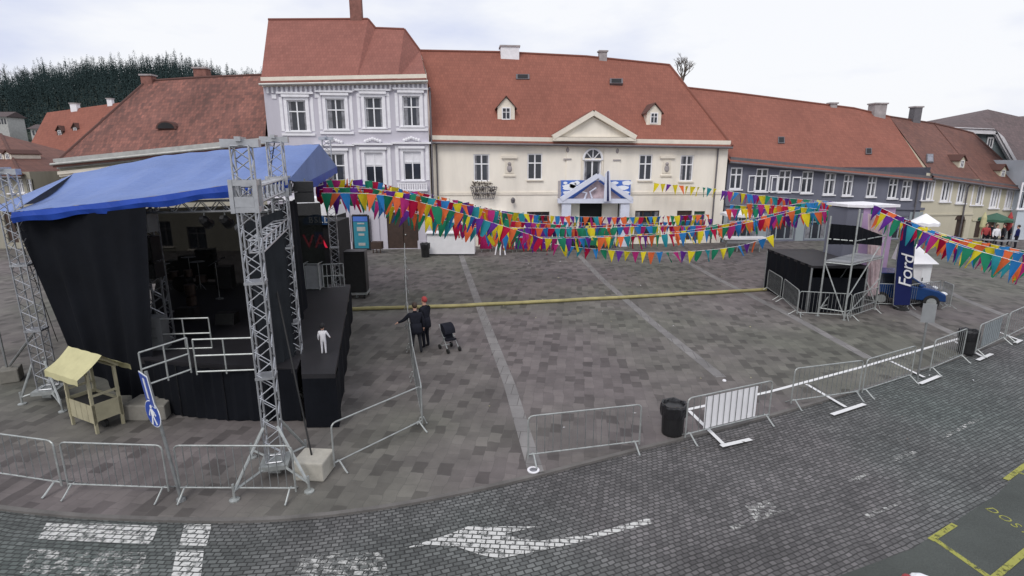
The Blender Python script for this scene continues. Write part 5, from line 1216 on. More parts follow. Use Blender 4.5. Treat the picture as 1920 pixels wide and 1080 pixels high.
# wooden market cart
Nn, Lc = G(181, 815), G(122, 792); dv = (Lc-Nn); dv.z = 0; Lg = 1.12; dv.normalize(); ev_ = V((dv.y, -dv.x, 0)); ev_ = ev_ if ev_.x > 0 else -ev_; Wd = .66
ct = thing('market_cart', 'small wooden market cart with a pitched yellow canvas roof', 'cart', Nn)
q = lambda a, b, z: V((Nn.x, Nn.y, 0)) + dv*a + ev_*b + UP*z
def board(pts, n0, th, name, m='cart_wood', par=ct): return MB().prism(pts, n0*th).build(name, M[m], par)
board([q(0, 0, .22), q(0, .1, .3), q(0, Wd-.1, .3), q(0, Wd, .22), q(0, Wd, .74), q(0, 0, .74)], -dv, -.03, 'end_panel'); board([q(Lg, 0, .22), q(Lg, .1, .3), q(Lg, Wd-.1, .3), q(Lg, Wd, .22), q(Lg, Wd, .74), q(Lg, 0, .74)], -dv, .03, 'end_panel')
mb = MB()
for k in range(4): a0 = .035 + (Lg-.07)*k/4; a1 = a0 + (Lg-.07)/4 - .015; mb.prism([q(a0, .03, .24), q(a1, .03, .24), q(a1, .03, .7), q(a0, .03, .7)], ev_*.02)
mb.build('side_boards', M['cart_wood'], ct); board([q(.03, Wd-.04, .24), q(Lg-.03, Wd-.04, .24), q(Lg-.03, Wd-.04, .72), q(.03, Wd-.04, .72)], ev_, .02, 'back_boards')
board([q(.03, .06, .34), q(Lg-.03, .06, .34), q(Lg-.03, Wd-.05, .34), q(.03, Wd-.05, .34)], UP, .02, 'tray', 'darkwood'); board([q(.03, .06, .64), q(Lg-.03, .06, .64), q(Lg-.03, Wd-.05, .64), q(.03, Wd-.05, .64)], UP, .01, 'dark_cloth', 'dark')
for a in (.03, Lg-.03):
    for b in (.04, Wd-.04): mb = MB(); mb.beam(q(a, b, .0), q(a, b, 1.55), .06, .06, dv); mb.build('post', M['cart_wood'], ct)
mb = MB()
for a in (.03, Lg-.03): mb.beam(q(a, 0, .95), q(a, Wd, .95), .04, .05); mb.beam(q(a, -.06, 1.52), q(a, Wd/2, 1.86), .045, .05); mb.beam(q(a, Wd+.06, 1.52), q(a, Wd/2, 1.86), .045, .05)
for b in (.02, Wd-.02): mb.beam(q(0, b, 1.53), q(Lg, b, 1.53), .04, .05)
mb.build('rails', M['cart_wood'], ct)
rb = MB(); n_ = 10; ov = .16
for sgn, b0_, b1_ in ((0, -.24, Wd/2), (1, Wd+.24, Wd/2)):
    for k in range(n_):
        for h_ in range(5):
            r4 = []
            for kk, hh in ((k, h_), (k+1, h_), (k+1, h_+1), (k, h_+1)):
                a = -ov + (Lg+2*ov)*kk/n_; f = hh/5; z = 1.5 + (1.93-1.5)*f - .035*math.sin(f*3.14)*(1+.4*math.sin(kk*1.3)) + .008*math.sin(kk*2.1+hh); r4.append(q(a, b0_ + (b1_-b0_)*f, z))
            rb.poly(r4)
    for k in range(n_):
        a0, a1 = -ov + (Lg+2*ov)*k/n_, -ov + (Lg+2*ov)*(k+1)/n_; o2 = -.01 if sgn == 0 else .01
        rb.poly([q(a0, b0_, 1.5+.008*math.sin(k*2.1)), q(a1, b0_, 1.5+.008*math.sin((k+1)*2.1)), q(a1, b0_+o2, 1.36+.015*math.sin((k+1)*1.7)), q(a0, b0_+o2, 1.36+.015*math.sin(k*1.7))])
rb.build('canvas_roof', M['canvas'], ct, smooth=False, recalc=False)
for a in (.25, Lg-.25): mb = MB(); mb.tube([q(a, Wd*.5-.04, .11), q(a, Wd*.5+.04, .11)], .11, 12); mb.build('wheel', M['rubber'], ct)
mb = MB(); mb.beam(q(.25, Wd*.5, .11), q(.25, Wd*.5, .34), .05, .05, dv); mb.beam(q(Lg-.25, Wd*.5, .11), q(Lg-.25, Wd*.5, .34), .05, .05, dv); mb.build('axle_support', M['darkwood'], ct)
# yellow cable cover across the square
pts = [G(x, y, .05) for x, y in ((655, 581), (760, 577.5), (870, 574), (1010, 567), (1180, 558), (1330, 550), (1436, 544))]; pts = resample(pts, .6)
mb = MB()
for i in range(len(pts)-1):
    a, b = pts[i], pts[i+1]; d = (b-a).normalized(); nn = V((-d.y, d.x, 0)); z = .0
    pass
mb.tube([fl(p, .085 + .006*math.sin(i*1.7)) + V((0, .02*math.sin(i*.9), 0)) for i, p in enumerate(pts)], .08, 8)
tag(mb.build('cable_cover', M['hose'], loc=fl(pts[len(pts)//2], 0)), 'long yellow pipe shaped cable cover lying straight across the square', 'cable cover')
# ================================================================== BLACK PLATFORM, SCAFFOLD, CAR, KIOSKS
A0, A1 = G(1432, 541), G(1512, 586)
d1 = (A0-A1); d1.z = 0; ln = d1.length; d1.normalize(); d2 = V((d1.y, -d1.x, 0)); d2 = d2 if d2.x > 0 else -d2
pf = thing('black_platform', 'black draped platform box behind the scaffold on the right of the square', 'platform', fl(A1, 0)); Hh = 2.05; W2 = 2.3
pq = lambda a, b, z: V((A1.x, A1.y, 0)) + d1*a + d2*b + UP*z
def sheetwall(a, b, z0, z1_, name, m, par, n=18):
    mb = MB(); d = b-a; nrm = d.cross(UP).normalized()
    for i in range(n):
        p, r_ = a + d*i/n + nrm*.03*math.sin(i*2.3), a + d*(i+1)/n + nrm*.03*math.sin((i+1)*2.3); mb.poly([fl(p, z0), fl(r_, z0), fl(r_, z1_), fl(p, z1_)])
    return mb.build(name, M[m], par, recalc=False)
sheetwall(pq(0, 0, 0), pq(ln, 0, 0), .03, Hh, 'side_drape', 'black_cloth', pf); sheetwall(pq(0, 0, 0), pq(0, W2, 0), .03, Hh-.5, 'side_drape', 'black_cloth', pf); sheetwall(pq(ln, 0, 0), pq(ln, W2, 0), .03, Hh, 'side_drape', 'black_cloth', pf); sheetwall(pq(0, W2, 0), pq(ln, W2, 0), .03, Hh, 'side_drape', 'black_cloth', pf)
mb = MB(); mb.obx(pq(0, 0, Hh-.1), d1*ln, d2*W2, UP*.1); mb.build('platform_top', M['dark_deck'] if 'dark_deck' in M else M['stage_floor'], pf)
for a in (0, ln):
    for b in (0, W2): mb = MB(); mb.tube([pq(a, b, 0), pq(a, b, Hh-.1)], .04, 6); mb.build('leg', M['steel_dark'], pf)
sf = thing('scaffold_tower', 'tubular steel scaffold with raised black sheet in front of the black platform', 'scaffold', G(1575, 596))
S = [G(1533, 592), G(1582, 600), G(1640, 580), G(1592, 570)]
Zs = [ZV(405, S[0]), ZV(392, S[1]), ZV(405, S[2]), ZV(400, S[3])]
for p, z in zip(S, Zs): mb = MB(); mb.tube([fl(p, .02), fl(p, z)], .035, 6); mb.lathe(p, [(.09, 0), (.09, .02), (.03, .03)], 8); mb.build('standard', M['steel'], sf)
zA_, zB_ = ZV(497, S[1]), ZV(452, S[1]); zC_ = ZV(432, S[1])
mb = MB()
for z in (zA_, zB_, .35):
    for i in range(4): mb.tube([fl(S[i], z), fl(S[(i+1) % 4], z)], .027, 6)
for i, j, z0, z1_ in ((0, 1, zA_, .1), (1, 2, .9, zB_), (1, 2, .1, 1.4), (2, 3, .2, zA_), (3, 0, zA_, .2)): mb.tube([fl(S[i], z0), fl(S[j], z1_)], .025, 6)
mb.build('braces', M['steel'], sf)
mb = MB()
for k in range(4):
    a, b = S[0] + (S[3]-S[0])*(k+.08)/4, S[1] + (S[2]-S[1])*(k+.08)/4; e = (S[3]-S[0])/4*.86; mb.obx(fl(a, zA_+.03), b-a, fl(e, 0), UP*.05)
mb.build('deck_boards', M['sign_grey'], sf)
drape('sheet', [fl(S[0], zB_+.62), fl(S[1], zB_+.6)], [fl(S[0], zA_+.75), fl(S[1], zB_-.15)], M['black_cloth'], 'black sheet tied high on the front of the scaffold', .03)
drape('sheet', [fl(S[1], zB_+.6), fl(S[1]*.15+S[2]*.85, zB_+.05)], [fl(S[1], zB_-.1), fl(S[1]*.15+S[2]*.85, zB_-.4)], M['black_cloth'], 'black sheet sagging on the right side of the scaffold', .03)
pw = drape('plastic_wrap', [PZ(x, y, 24.6) for x, y in ((1626, 400), (1657, 408))], [PZ(x, y, 24.4) for x, y in ((1622, 556), (1650, 550))], M['pink_wrap'], 'crumpled pinkish plastic sheet hanging beside the pink kiosk tower', .16, 24, 14)
# pink tower
a, b = G(1596, 556), G(1654, 552); zk = ZV(388, b); kt = thing('pink_tower', 'tall pink panelled booth with a white roof edge behind the scaffold', 'booth', fl((a+b)/2, 0)); dv2 = (b-a); dv2.z = 0; bk_ = V((-dv2.y, dv2.x, 0)).normalized()*1.9; lf_ = V((-.5, .4, 0))
mb = MB(); mb.prism([fl(a, 0), fl(b, 0), fl(b, 0)+bk_, fl(a, 0)+bk_+lf_*0], UP*zk); mb.build('front_panel', M['pink'], kt)
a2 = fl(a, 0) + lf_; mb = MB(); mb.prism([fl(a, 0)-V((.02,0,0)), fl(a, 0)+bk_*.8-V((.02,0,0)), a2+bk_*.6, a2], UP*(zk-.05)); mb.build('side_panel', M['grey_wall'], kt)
mb = MB(); mb.prism([a2 - V((.1, .1, 0)), fl(a, 0)-V((0, .12, 0)), fl(b, 0) + V((.12, -.1, 0)), fl(b, 0)+bk_*1.05+V((.1,0,0)), a2+bk_*.7], UP*.12)
for i in range(len(mb.v)): mb.v[i].z += zk
mb.build('roof', M['white_trim'], kt)
mb = MB()
for f in (.33, .66): p = fl(a, 0) + dv2*f - bk_.normalized()*.012; mb.obx(fl(p, .1), dv2.normalized()*.03, -bk_.normalized()*.01, UP*(zk-.3))
mb.build('panel_seams', M['sign_grey'], kt)
# white booth
a = G(1722, 548); wb_ = thing('white_booth', 'narrow white booth with a sloping white roof behind the blue flag', 'booth', a); z0 = ZV(494, a); z1_ = ZV(462, a)
mb = MB(); mb.box(fl(a, z0/2) + V((0, .6, 0)), (1.0, 1.1, z0)); mb.build('body', M['white_plastic'], wb_)
mb = MB(); mb.prism([fl(a, z0) + V((-.62, -.2, 0)), fl(a, z0) + V((-.62, 1.4, 0)), fl(a, z1_) + V((-.62, 1.2, 0)), fl(a, z1_) + V((-.62, .9, 0))], (1.24, 0, 0))
for i in range(len(mb.v)):
    if mb.v[i].z > z0 + .1: mb.v[i].x = a.x + (mb.v[i].x - a.x)*.55 - .2
mb.build('roof', M['white_plastic'], wb_); mb = MB(); mb.box(fl(a, z0*.45) + V((.25, .04, 0)), (.45, .02, z0*.75)); d_ = mb.build('door', M['sign_white'], wb_); mb = MB(); mb.box(fl(a, z0*.45) + V((.08, .02, 0)), (.04, .04, .16)); mb.build('handle', M['dark'], d_)
# feather flag
a = G(1690, 580); ff = thing('feather_flag', 'tall navy feather flag with white script standing behind the blue car', 'flag', a); Yf_ = a.y
ol = [PY(x, y, Yf_) for x, y in ((1676, 572), (1682, 490), (1691, 430), (1699, 416), (1709, 420), (1715, 436), (1713, 490), (1706, 572))]
MB().prism([p for p in ol], V((0, .02, 0))).build('banner', M['navy'], ff)
MB().tube([fl(a, 0), ol[0] + V((-.03, .01, 0)), ol[1] + V((-.03, .01, 0)), ol[2] + V((-.03, .01, 0)), ol[3] + V((0, .01, .03)), ol[4] + V((.0, .01, .02))], .022, 6).build('pole', M['steel_dark'], ff)
mb = MB(); mb.lathe(fl(a, 0), [(.3, 0), (.3, .05), (.05, .08)], 12); mb.build('base', M['rubber'], ff)
t = text('Ford', .8, M['white_plastic'], ff, .006, .35, spacing=.92); o_ = PY(1707, 540, Yf_-.03); orient(t, o_, PY(1717, 450, Yf_-.03) - o_, V((-1, 0, 0)))
# second slim flag, grey-white, beside it
a = G(1712, 558); f2_ = thing('feather_flag', 'slim pale grey flag between the navy flag and the white booth', 'flag', a); Yf_ = a.y
MB().prism([PY(x, y, Yf_) for x, y in ((1702, 530), (1707, 470), (1713, 440), (1716, 444), (1714, 490), (1710, 532))], V((0, .02, 0))).build('banner', M['sign_grey'], f2_); MB().tube([fl(a, 0), PY(1712, 500, Yf_+.03), PY(1717, 440, Yf_+.03)], .02, 6).build('pole', M['steel_dark'], f2_)
# car
cc = G(1686, 567); car = thing('blue_car', 'dark blue hatchback parked behind the barriers below the navy flag', 'car', cc); ca = R(-22)
car.rotation_euler = (0, 0, 0)
cx_, cy_ = V((math.cos(ca), math.sin(ca), 0)), V((-math.sin(ca), math.cos(ca), 0))       # x to the front
cq = lambda x, y, z: V((cc.x, cc.y, 0)) + cx_*x*.78 + cy_*y + UP*z
prof = [(-1.9, .35), (-1.95, .75), (-1.8, .95), (-1.45, 1.0), (-.0, .98), (.75, .95), (1.5, .82), (1.85, .68), (1.9, .35)]
def loft(secs, m, name, par):
    mb = MB(); n_ = len(secs[0])
    vs = [p for s_ in secs for p in s_]; fs = [(i*n_+k, i*n_+(k+1) % n_, (i+1)*n_+(k+1) % n_, (i+1)*n_+k) for i in range(len(secs)-1) for k in range(n_)]
    fs += [tuple(range(n_))[::-1], tuple(range((len(secs)-1)*n_, len(secs)*n_))]; mb.add(vs, fs); return mb.build(name, M[m], par, smooth=False)
bd = loft([[cq(x, y*wf, z) for x, z in prof] for y, wf in ((-.86, 1), (-.8, 1), (.8, 1), (.86, 1))], 'car_blue', 'body', car)
bv = bd.modifiers.new('soft_edges', 'BEVEL'); bv.width = .06; bv.segments = 3
gp = [(-1.75, .98), (-1.35, 1.42), (-.1, 1.46), (.85, .98)]
gl = loft([[cq(x, y, z) if z < 1.2 else cq(x, y*.82, z) for x, z in gp] for y in (-.8, .8)], 'car_glass', 'windows', car)
rf_ = MB(); rf_.prism([cq(-1.32, -.66, 1.425), cq(-.12, -.66, 1.465), cq(-.12, .66, 1.465), cq(-1.32, .66, 1.425)], UP*.03); rf_.build('roof', M['car_blue'], car)
for y in (-.74, .74):
    for a_, b_ in (((.85, .98), (-.1, 1.46)), ((-.45, .98), (-.5, 1.45)), ((-1.75, .98), (-1.35, 1.42))): pb = MB(); pb.tube([cq(a_[0], y*1.07, a_[1]), cq(b_[0], y*.9, b_[1])], .035, 5); pb.build('window_pillar', M['car_blue'], car)
for x in (-1.2, 1.2):
    for y in (-.8, .8):
        mb = MB(); mb.tube([cq(x, y-.09, .31), cq(x, y+.09, .31)], .31, 16); wl = mb.build('wheel', M['rubber'], car); mb = MB(); mb.tube([cq(x, y*1.13, .31), cq(x, y*1.145, .31)], .19, 12); mb.build('rim', M['steel'], wl)
for y in (-.62, .62): mb = MB(); mb.ball(cq(1.78, y, .68), .15, (1, 1.2, .6), 8, 6); mb.build('headlight', M['sign_white'], car)
mb = MB(); mb.obx(cq(1.885, -.35, .42), cy_*.7, cx_*.03, UP*.12); mb.build('grille', M['rubber'], car)
for y in (-.93, .93): mb = MB(); mb.ball(cq(.6, y, 1.02), .1, (1, .8, .7), 8, 6); mb.build('mirror', M['car_blue'], car)
# red car of which only a corner reaches into the view
tgt = G(1738, 1069, .78); ra = R(48); hx, hy = V((math.cos(ra), math.sin(ra), 0)), V((-math.sin(ra), math.cos(ra), 0))
rc = thing('red_car', 'red car whose corner just shows at the bottom edge by the yellow lines', 'car', cc); off = {}
def redo(ob, par):
    c = ob.copy(); COL.objects.link(c); c.parent = par
    if c.data.materials and c.data.materials[0] == M['car_blue']:
        c.data = c.data.copy(); c.data.materials[0] = M['red']
    return c
for ch in list(car.children):
    c = redo(ch, rc)
    for gch in ch.children: redo(gch, c)
rc.rotation_euler = (0, 0, ra - ca); pos = tgt - hx*(1.9*.78) - hy*.6; rc.location = (pos.x, pos.y, ZR)
# parasols
def parasol(label, base, zt, r, m='white_cloth', squash=1.0, closed=False, hgt=.45):
    o = thing('parasol', label, 'parasol', base); mb = MB(); mb.tube([fl(base, 0), fl(base, zt)], .03, 6); mb.build('pole', M['steel'], o)
    mb = MB(); n_ = 8
    if closed: mb.lathe(fl(base, 0), [(.06, 1.2), (.2, 1.5), (.16, zt-.4), (.03, zt)], 10)
    else:
        top = fl(base, zt); ring = [fl(base, zt-hgt) + V((r*math.cos(2*math.pi*(i+.5)/n_), r*squash*math.sin(2*math.pi*(i+.5)/n_), 0)) for i in range(n_)]
        for i in range(n_):
            a, b = ring[i], ring[(i+1) % n_]; mid = (a+b)/2 + UP*.06; mb.add([top, a, mid, b], [(0, 1, 2), (0, 2, 3)]); mb.poly([a, mid, mid - UP*.2, a - UP*.16]); mb.poly([mid, b, b - UP*.16, mid - UP*.2])
    mb.build('canopy', M[m], o, recalc=False); mb = MB(); mb.lathe(fl(base, 0), [(.28, 0), (.28, .06), (.05, .1)], 10); mb.build('base', M['concrete_dk'], o); return o
pz = G(1718, 506); parasol('big bright white parasol above the bunting by the navy flag', pz, ZV(400, pz), .78, hgt=.55)
pz = G(1385, 466); parasol('wide white parasol in front of the grey house', pz, ZV(390, pz), 1.5, hgt=.4)
ob = G(1392, 472); wc = thing('white_counter', 'low white counter under the parasol by the grey house', 'counter', ob); mb = MB(); mb.box(fl(ob, 1.0) + V((0, 0, 0)), (3.0, .9, .14)); mb.build('top', M['white_plastic'], wc)
mb = MB(); mb.box(fl(ob, .8), (2.6, .7, .3)); mb.build('shelf', M['sign_grey'], wc)
for x in (-1.2, -.4, .4, 1.2): mb = MB(); mb.tube([fl(ob, 0) + V((x, 0, 0)), fl(ob, .8) + V((x, 0, 0))], .045, 6); mb.build('leg', M['steel'], wc)
pz = G(918, 462); parasol('white flat parasol in front of the cream house left half', pz, ZV(393, pz), 1.5, hgt=.35)
for i, (x, y, m_, lb) in enumerate(((1835, 462, 'canvas', 'closed yellow parasol before the ochre house'), (1883, 462, 'red_cap', 'closed red parasol before the last door of the row'))): pz = G(x, y); parasol(lb, pz, 2.6, 1, m_, closed=True)
pz = G(1857, 460); parasol('open dark green parasol over the cafe terrace', pz, 2.5, 1.1, 'green_door', hgt=.5)
for i, (x, y, lb) in enumerate(((1850, 468, 'small round cafe table under the green parasol'), (1872, 470, 'small round cafe table by the closed red parasol'), (1893, 470, 'small round cafe table at the end of the terrace'))):
    p = G(x, y); o = thing('cafe_table', lb, 'table', p, 'cafe tables'); mb = MB(); mb.lathe(fl(p, .7), [(.4, 0), (.4, .04)], 14); mb.build('top', M['sign_grey'], o); mb = MB(); mb.tube([fl(p, .02), fl(p, .7)], .03, 6); mb.lathe(fl(p, 0), [(.22, 0), (.22, .03)], 10); mb.build('stem', M['steel_dark'], o)
# white counter box in front of the cream house, stalls under the bunting
a = G(846, 479); o = thing('white_stall_counter', 'long white counter box between the dark bin and the bunting', 'counter', a); zt = ZV(438, a); wd = (888-806)*.0395
mb = MB(); mb.box(fl(a, zt/2+.05) + V((0, .5, 0)), (wd, 1.0, zt-.1)); mb.build('front_panel', M['white_plastic'], o); mb = MB(); mb.box(fl(a, zt+.03) + V((0, .45, 0)), (wd+.2, 1.2, .08)); mb.build('top', M['white_trim'], o); mb = MB(); mb.box(fl(a, .05) + V((0, .5, 0)), (wd*.95, .9, .1)); mb.build('plinth', M['dark'], o)
M['purple_cloth'] = cloth('purple_cloth', (.1, .02, .2), .85); M['magenta_cloth'] = cloth('magenta_cloth', (.38, .02, .12), .85); M['green_cloth'] = cloth('green_cloth', (.02, .16, .09), .85)
def stall(label, x0, x1, yb, ytop, m, legs=True):
    a, b = G(x0, yb), G(x1, yb); o = thing('covered_table', label, 'stall', (a+b)/2); z = ZV(ytop, a); mb = MB(); L2 = b.x-a.x; n_ = 16
    for i in range(n_): mb.poly([V((a.x+L2*i/n_, a.y+.05*math.sin(i*2), .25)), V((a.x+L2*(i+1)/n_, a.y+.05*math.sin(i*2+2), .25)), V((a.x+L2*(i+1)/n_, a.y+.05, z)), V((a.x+L2*i/n_, a.y+.05, z))])
    mb.obx(V((a.x, a.y+.05, z-.03)), V((L2, 0, 0)), V((0, .9, 0)), UP*.04); mb.build('cloth', M[m], o, recalc=False)
    for x in (a.x+.1, b.x-.1):
        for y in (.15, .85): mb = MB(); mb.tube([V((x, a.y+y, 0)), V((x, a.y+y, z-.03))], .03, 5); mb.build('leg', M['steel'], o)
    return o
stall('table under a magenta cloth behind the bunting before the cream house', 900, 922, 473, 440, 'magenta_cloth'); stall('table under a purple cloth behind the bunting before the cream house', 966, 1030, 473, 430, 'purple_cloth'); stall('red covered table between the white easel and the purple table', 944, 964, 474, 446, 'red_cap')
stall('table under a green cloth before the pale portal', 1062, 1150, 466, 432, 'green_cloth')
a = G(938, 478); o = thing('easel_board', 'white folding board stand on thin legs before the cream house', 'board', a)
for x in (-.35, 0, .35): mb = MB(); mb.tube([fl(a, 0) + V((x, -.1*(x == 0), 0)), fl(a, 1.5) + V((x*.3, .3, 0))], .05, 5); mb.build('leg', M['white_trim'], o)
mb = MB(); mb.box(fl(a, 1.25) + V((0, .15, 0)), (.75, .04, .9)); mb.build('board', M['white_plastic'], o)
# portal in front of the cream house
Yp = G(1110, 458).y - 1.2; XZ = lambda x, y, dy=0.0: PY(x, y, Yp+dy)
po = thing('entrance_portal', 'pale gabled entrance portal with two pillars in front of the cream house', 'portal', fl(XZ(1116, 458), 0))
for x0, x1 in ((1054, 1071), (1164, 1181)): a, b = XZ(x0, 380), XZ(x1, 380); mb = MB(); mb.obx(V((a.x, Yp, 0)), V((b.x-a.x, 0, 0)), V((0, .5, 0)), UP*a.z); mb.build('pillar', M['portal'], po)
mb = MB(); a, b = XZ(1046, 381), XZ(1187, 373); mb.obx(V((a.x, Yp-.1, a.z)), V((b.x-a.x, 0, 0)), V((0, .7, 0)), UP*(b.z-a.z)); mb.build('lintel', M['portal'], po)
mb = MB(); mb.beam(XZ(1052, 374, .1), XZ(1121, 329, .1), .5, .32); mb.beam(XZ(1121, 329, .12), XZ(1184, 374, .12), .5, .32); mb.build('gable_beams', M['portal'], po)
mb = MB(); mb.poly([XZ(1075, 372, .45), XZ(1165, 372, .45), XZ(1120, 338, .45)]); mb.build('gable_panel', M['pink_wrap'], po)
mb = MB(); mb.tube([XZ(1096, 373, .2), XZ(1100, 362, .2), XZ(1092, 360, .2)], .08, 6); mb.tube([XZ(1110, 372, .2), XZ(1106, 360, .2), XZ(1118, 352, .2)], .07, 6); mb.build('scrollwork', M['portal'], po)
fb = thing('furled_flag', 'tall furled white and purple flag leaning on the portal gable', 'flag', fl(XZ(1139, 458, -.4), XZ(1139, 376).z))
mb = MB(); mb.prism([XZ(x, y, -.4) for x, y in ((1132, 378), (1146, 377), (1144, 322), (1141, 319), (1135, 326))], (0, .12, 0)); mb.build('cloth', M['portal'], fb)
mb = MB(); mb.prism([XZ(x, y, -.45) for x, y in ((1138, 377), (1142, 377), (1141, 321), (1139, 321))], (0, .04, 0)); mb.build('stripe', M['navy'], fb)
bn = thing('cloud_banner', 'blue banner with white cloud shapes fixed behind the portal gable', 'banner', XZ(1116, 374, .55)); mb = MB(); a, b = XZ(1050, 373, .75), XZ(1183, 338, .75); mb.obx(a, V((b.x-a.x, 0, 0)), V((0, .05, 0)), UP*(b.z-a.z)); mb.build('sheet', M['banner_blue'], bn)
rg = random.Random(4)
for x, y, w_, h_ in ((1068, 351, .42, .2), (1074, 347, .2, .2), (1082, 343, .16, .13), (1066, 361, .34, .1), (1153, 343, .2, .1), (1168, 352, .34, .14), (1176, 343, .3, .14), (1172, 361, .26, .1), (1060, 343, .12, .08)):
    c = XZ(x, y, .745); n_ = 14; mb = MB(); mb.prism([c + V((w_*1.3*math.cos(2*math.pi*i/n_)*(1+.18*math.sin(i*2.4)), 0, h_*1.2*math.sin(2*math.pi*i/n_)*(1+.2*math.sin(i*3.1)))) for i in range(n_)], (0, -.012, 0)); mb.build('cloud_shape', M['sign_white'], bn)
mb = MB(); a, b = XZ(1046, 373, .7), XZ(1052, 339, .7); mb.obx(a, V((b.x-a.x, 0, 0)), V((0, .3, 0)), UP*(b.z-a.z)); mb.build('end_roll', M['chim'], bn)
# teal standing banner by the lilac house
Yb = G(676, 468).y - .3; a, b = PY(663, 466, Yb), PY(691, 404, Yb); o = thing('teal_board', 'tall teal advertising board with pale panels beside the lilac house door', 'board', ((a.x+b.x)/2, Yb, 0)); mb = MB(); mb.obx(V((a.x, Yb, 0)), V((b.x-a.x, 0, 0)), V((0, .15, 0)), UP*b.z); mb.build('frame', M['dark'], o)
mb = MB(); mb.obx(V((a.x+.1, Yb-.02, .15)), V((b.x-a.x-.2, 0, 0)), V((0, .02, 0)), UP*(b.z-.6)); mb.build('panel', M['teal'], o)
for z0_, w_, h_ in ((.35, .5, .2), (1.05, .42, .16), (1.45, .6, .3), (1.85, .5, .1)): mb = MB(); c = (a.x+b.x)/2; mb.box((c+.03, Yb-.03, z0_+.1), (w_, .02, h_)); mb.build('pale_panel', M['gutter_light'], o)
mb = MB(); mb.box(((a.x+b.x)/2, Yb-.03, b.z-.25), (b.x-a.x-.2, .02, .35)); mb.build('header', M['banner_blue'], o)
# ================================================================== BUNTING
FM = [cloth('pennant_' + n, c, .8, .1, 2, .3) for n, c in FLAGS]
FMESH = []
for fi, m in enumerate(FM):
    for var in range(4):
        vs, fs = [], []; nw, nh = 4, 5; s_ = (1, -1, 1.8, -1.6)[var]; tw = (.1, -.2, .9, -1.0)[var]
        for j in range(nh+1):
            f = j/nh; wd = .5*(1-f) + .012
            for i in range(nw+1):
                x = (i/nw-.5); vs.append((x*2*wd + .06*s_*f*f, .09*s_*math.sin(f*2.2+x*3) + .04*math.sin(x*6+fi) + x*tw*f*(1-f*.5), -f + .05*abs(s_)*f*abs(x)))
        fs = [(j*(nw+1)+i, j*(nw+1)+i+1, (j+1)*(nw+1)+i+1, (j+1)*(nw+1)+i) for j in range(nh) for i in range(nw)]
        me = bpy.data.meshes.new('pennant'); me.from_pydata(vs, [], fs); me.materials.append(m); me.polygons.foreach_set('use_smooth', [True]*len(fs)); FMESH.append(me)
rnd_e = random.Random(8)
strings = [
 ([(612, 345, 22), (700, 350, 23.5), (790, 385, 25), (880, 412, 26.5), (980, 430, 28)], .44, .42, .62, 'bunting string through the middle of the thick bundle at the stage end'),
 ([(640, 352, 24), (740, 362, 25), (840, 392, 26.5), (940, 414, 28), (1060, 422, 30)], .44, .42, .62, 'bunting string behind the thick bundle towards the white flat parasol'),
 ([(1400, 382, 33), (1470, 386, 31.5), (1540, 392, 30), (1592, 400, 28)], .46, .42, .66, 'short bunting string over the left side of the black platform'),
 ([(1745, 450, 24), (1810, 472, 23), (1870, 490, 22), (1935, 508, 21)], .42, .4, .66, 'lowest bunting string at the far right'),
 # photo points (x, y, depth), spacing, pennant width, height, sag, label
 ([(600, 338, 21), (700, 336, 24), (800, 372, 27), (900, 390, 29), (1010, 404, 31)], .48, .5, .68, 'bunting string highest at the stage end, sloping down to the white parasol'),
 ([(606, 352, 20), (690, 352, 21), (780, 366, 22.5), (880, 386, 24), (960, 402, 26)], .44, .5, .68, 'bunting string just below the highest one at the stage end'),
 ([(604, 362, 19), (690, 362, 19.5), (760, 372, 20), (860, 398, 21), (945, 424, 22), (1010, 445, 23)], .42, .48, .7, 'bunting string dropping from the stage to the purple covered table'),
 ([(660, 345, 26), (760, 355, 28), (860, 376, 30), (960, 402, 33), (1070, 406, 35), (1185, 408, 37), (1330, 402, 39)], .5, .44, .64, 'long bunting string passing in front of the portal pillars'),
 ([(700, 375, 21), (790, 404, 22), (880, 424, 23), (960, 442, 25)], .42, .46, .72, 'short bunting string above the white counter box'),
 ([(900, 424, 27), (1000, 428, 28.5), (1100, 428, 30), (1200, 424, 31), (1300, 424, 32), (1400, 418, 33), (1480, 402, 33)], .5, .44, .66, 'middle bunting string crossing before the cream house ground floor'),
 ([(930, 444, 26), (1040, 448, 27), (1160, 444, 28), (1280, 438, 29), (1380, 424, 29.5), (1500, 392, 30)], .5, .44, .7, 'bunting string rising from the purple table to the black platform'),
 ([(1020, 455, 28), (1100, 466, 28), (1200, 473, 28), (1300, 472, 28), (1392, 462, 28), (1450, 440, 28)], .56, .42, .62, 'lowest bunting string hanging over the open paving'),
 ([(1226, 343, 40.5), (1290, 349, 40.5), (1346, 354, 41)], .62, .42, .7, 'small pale bunting string fixed to the cream wall'),
 ([(1352, 357, 38), (1420, 366, 37), (1500, 374, 35), (1570, 378, 33), (1660, 392, 29)], .56, .46, .72, 'bunting string along the front of the grey house'),
 ([(1362, 392, 36), (1440, 392, 34), (1520, 378, 32), (1580, 384, 30), (1650, 400, 27)], .5, .46, .74, 'bunting string above the white parasol of the grey house'),
 ([(1370, 418, 33), (1450, 408, 31), (1530, 398, 29), (1600, 392, 27)], .48, .44, .74, 'bunting string ending at the scaffold top'),
 ([(1640, 384, 24), (1700, 412, 23.5), (1770, 444, 23), (1850, 462, 22.5), (1935, 480, 22)], .42, .4, .7, 'upper bunting string at the far right'),
 ([(1650, 398, 23), (1720, 430, 22), (1800, 462, 21), (1870, 480, 20), (1935, 498, 19.5)], .4, .4, .78, 'lower bunting string at the far right'),
 ([(1690, 408, 26), (1760, 438, 25.5), (1840, 454, 25), (1930, 472, 24)], .46, .42, .66, 'bunting string hanging behind the others at the far right'),
]
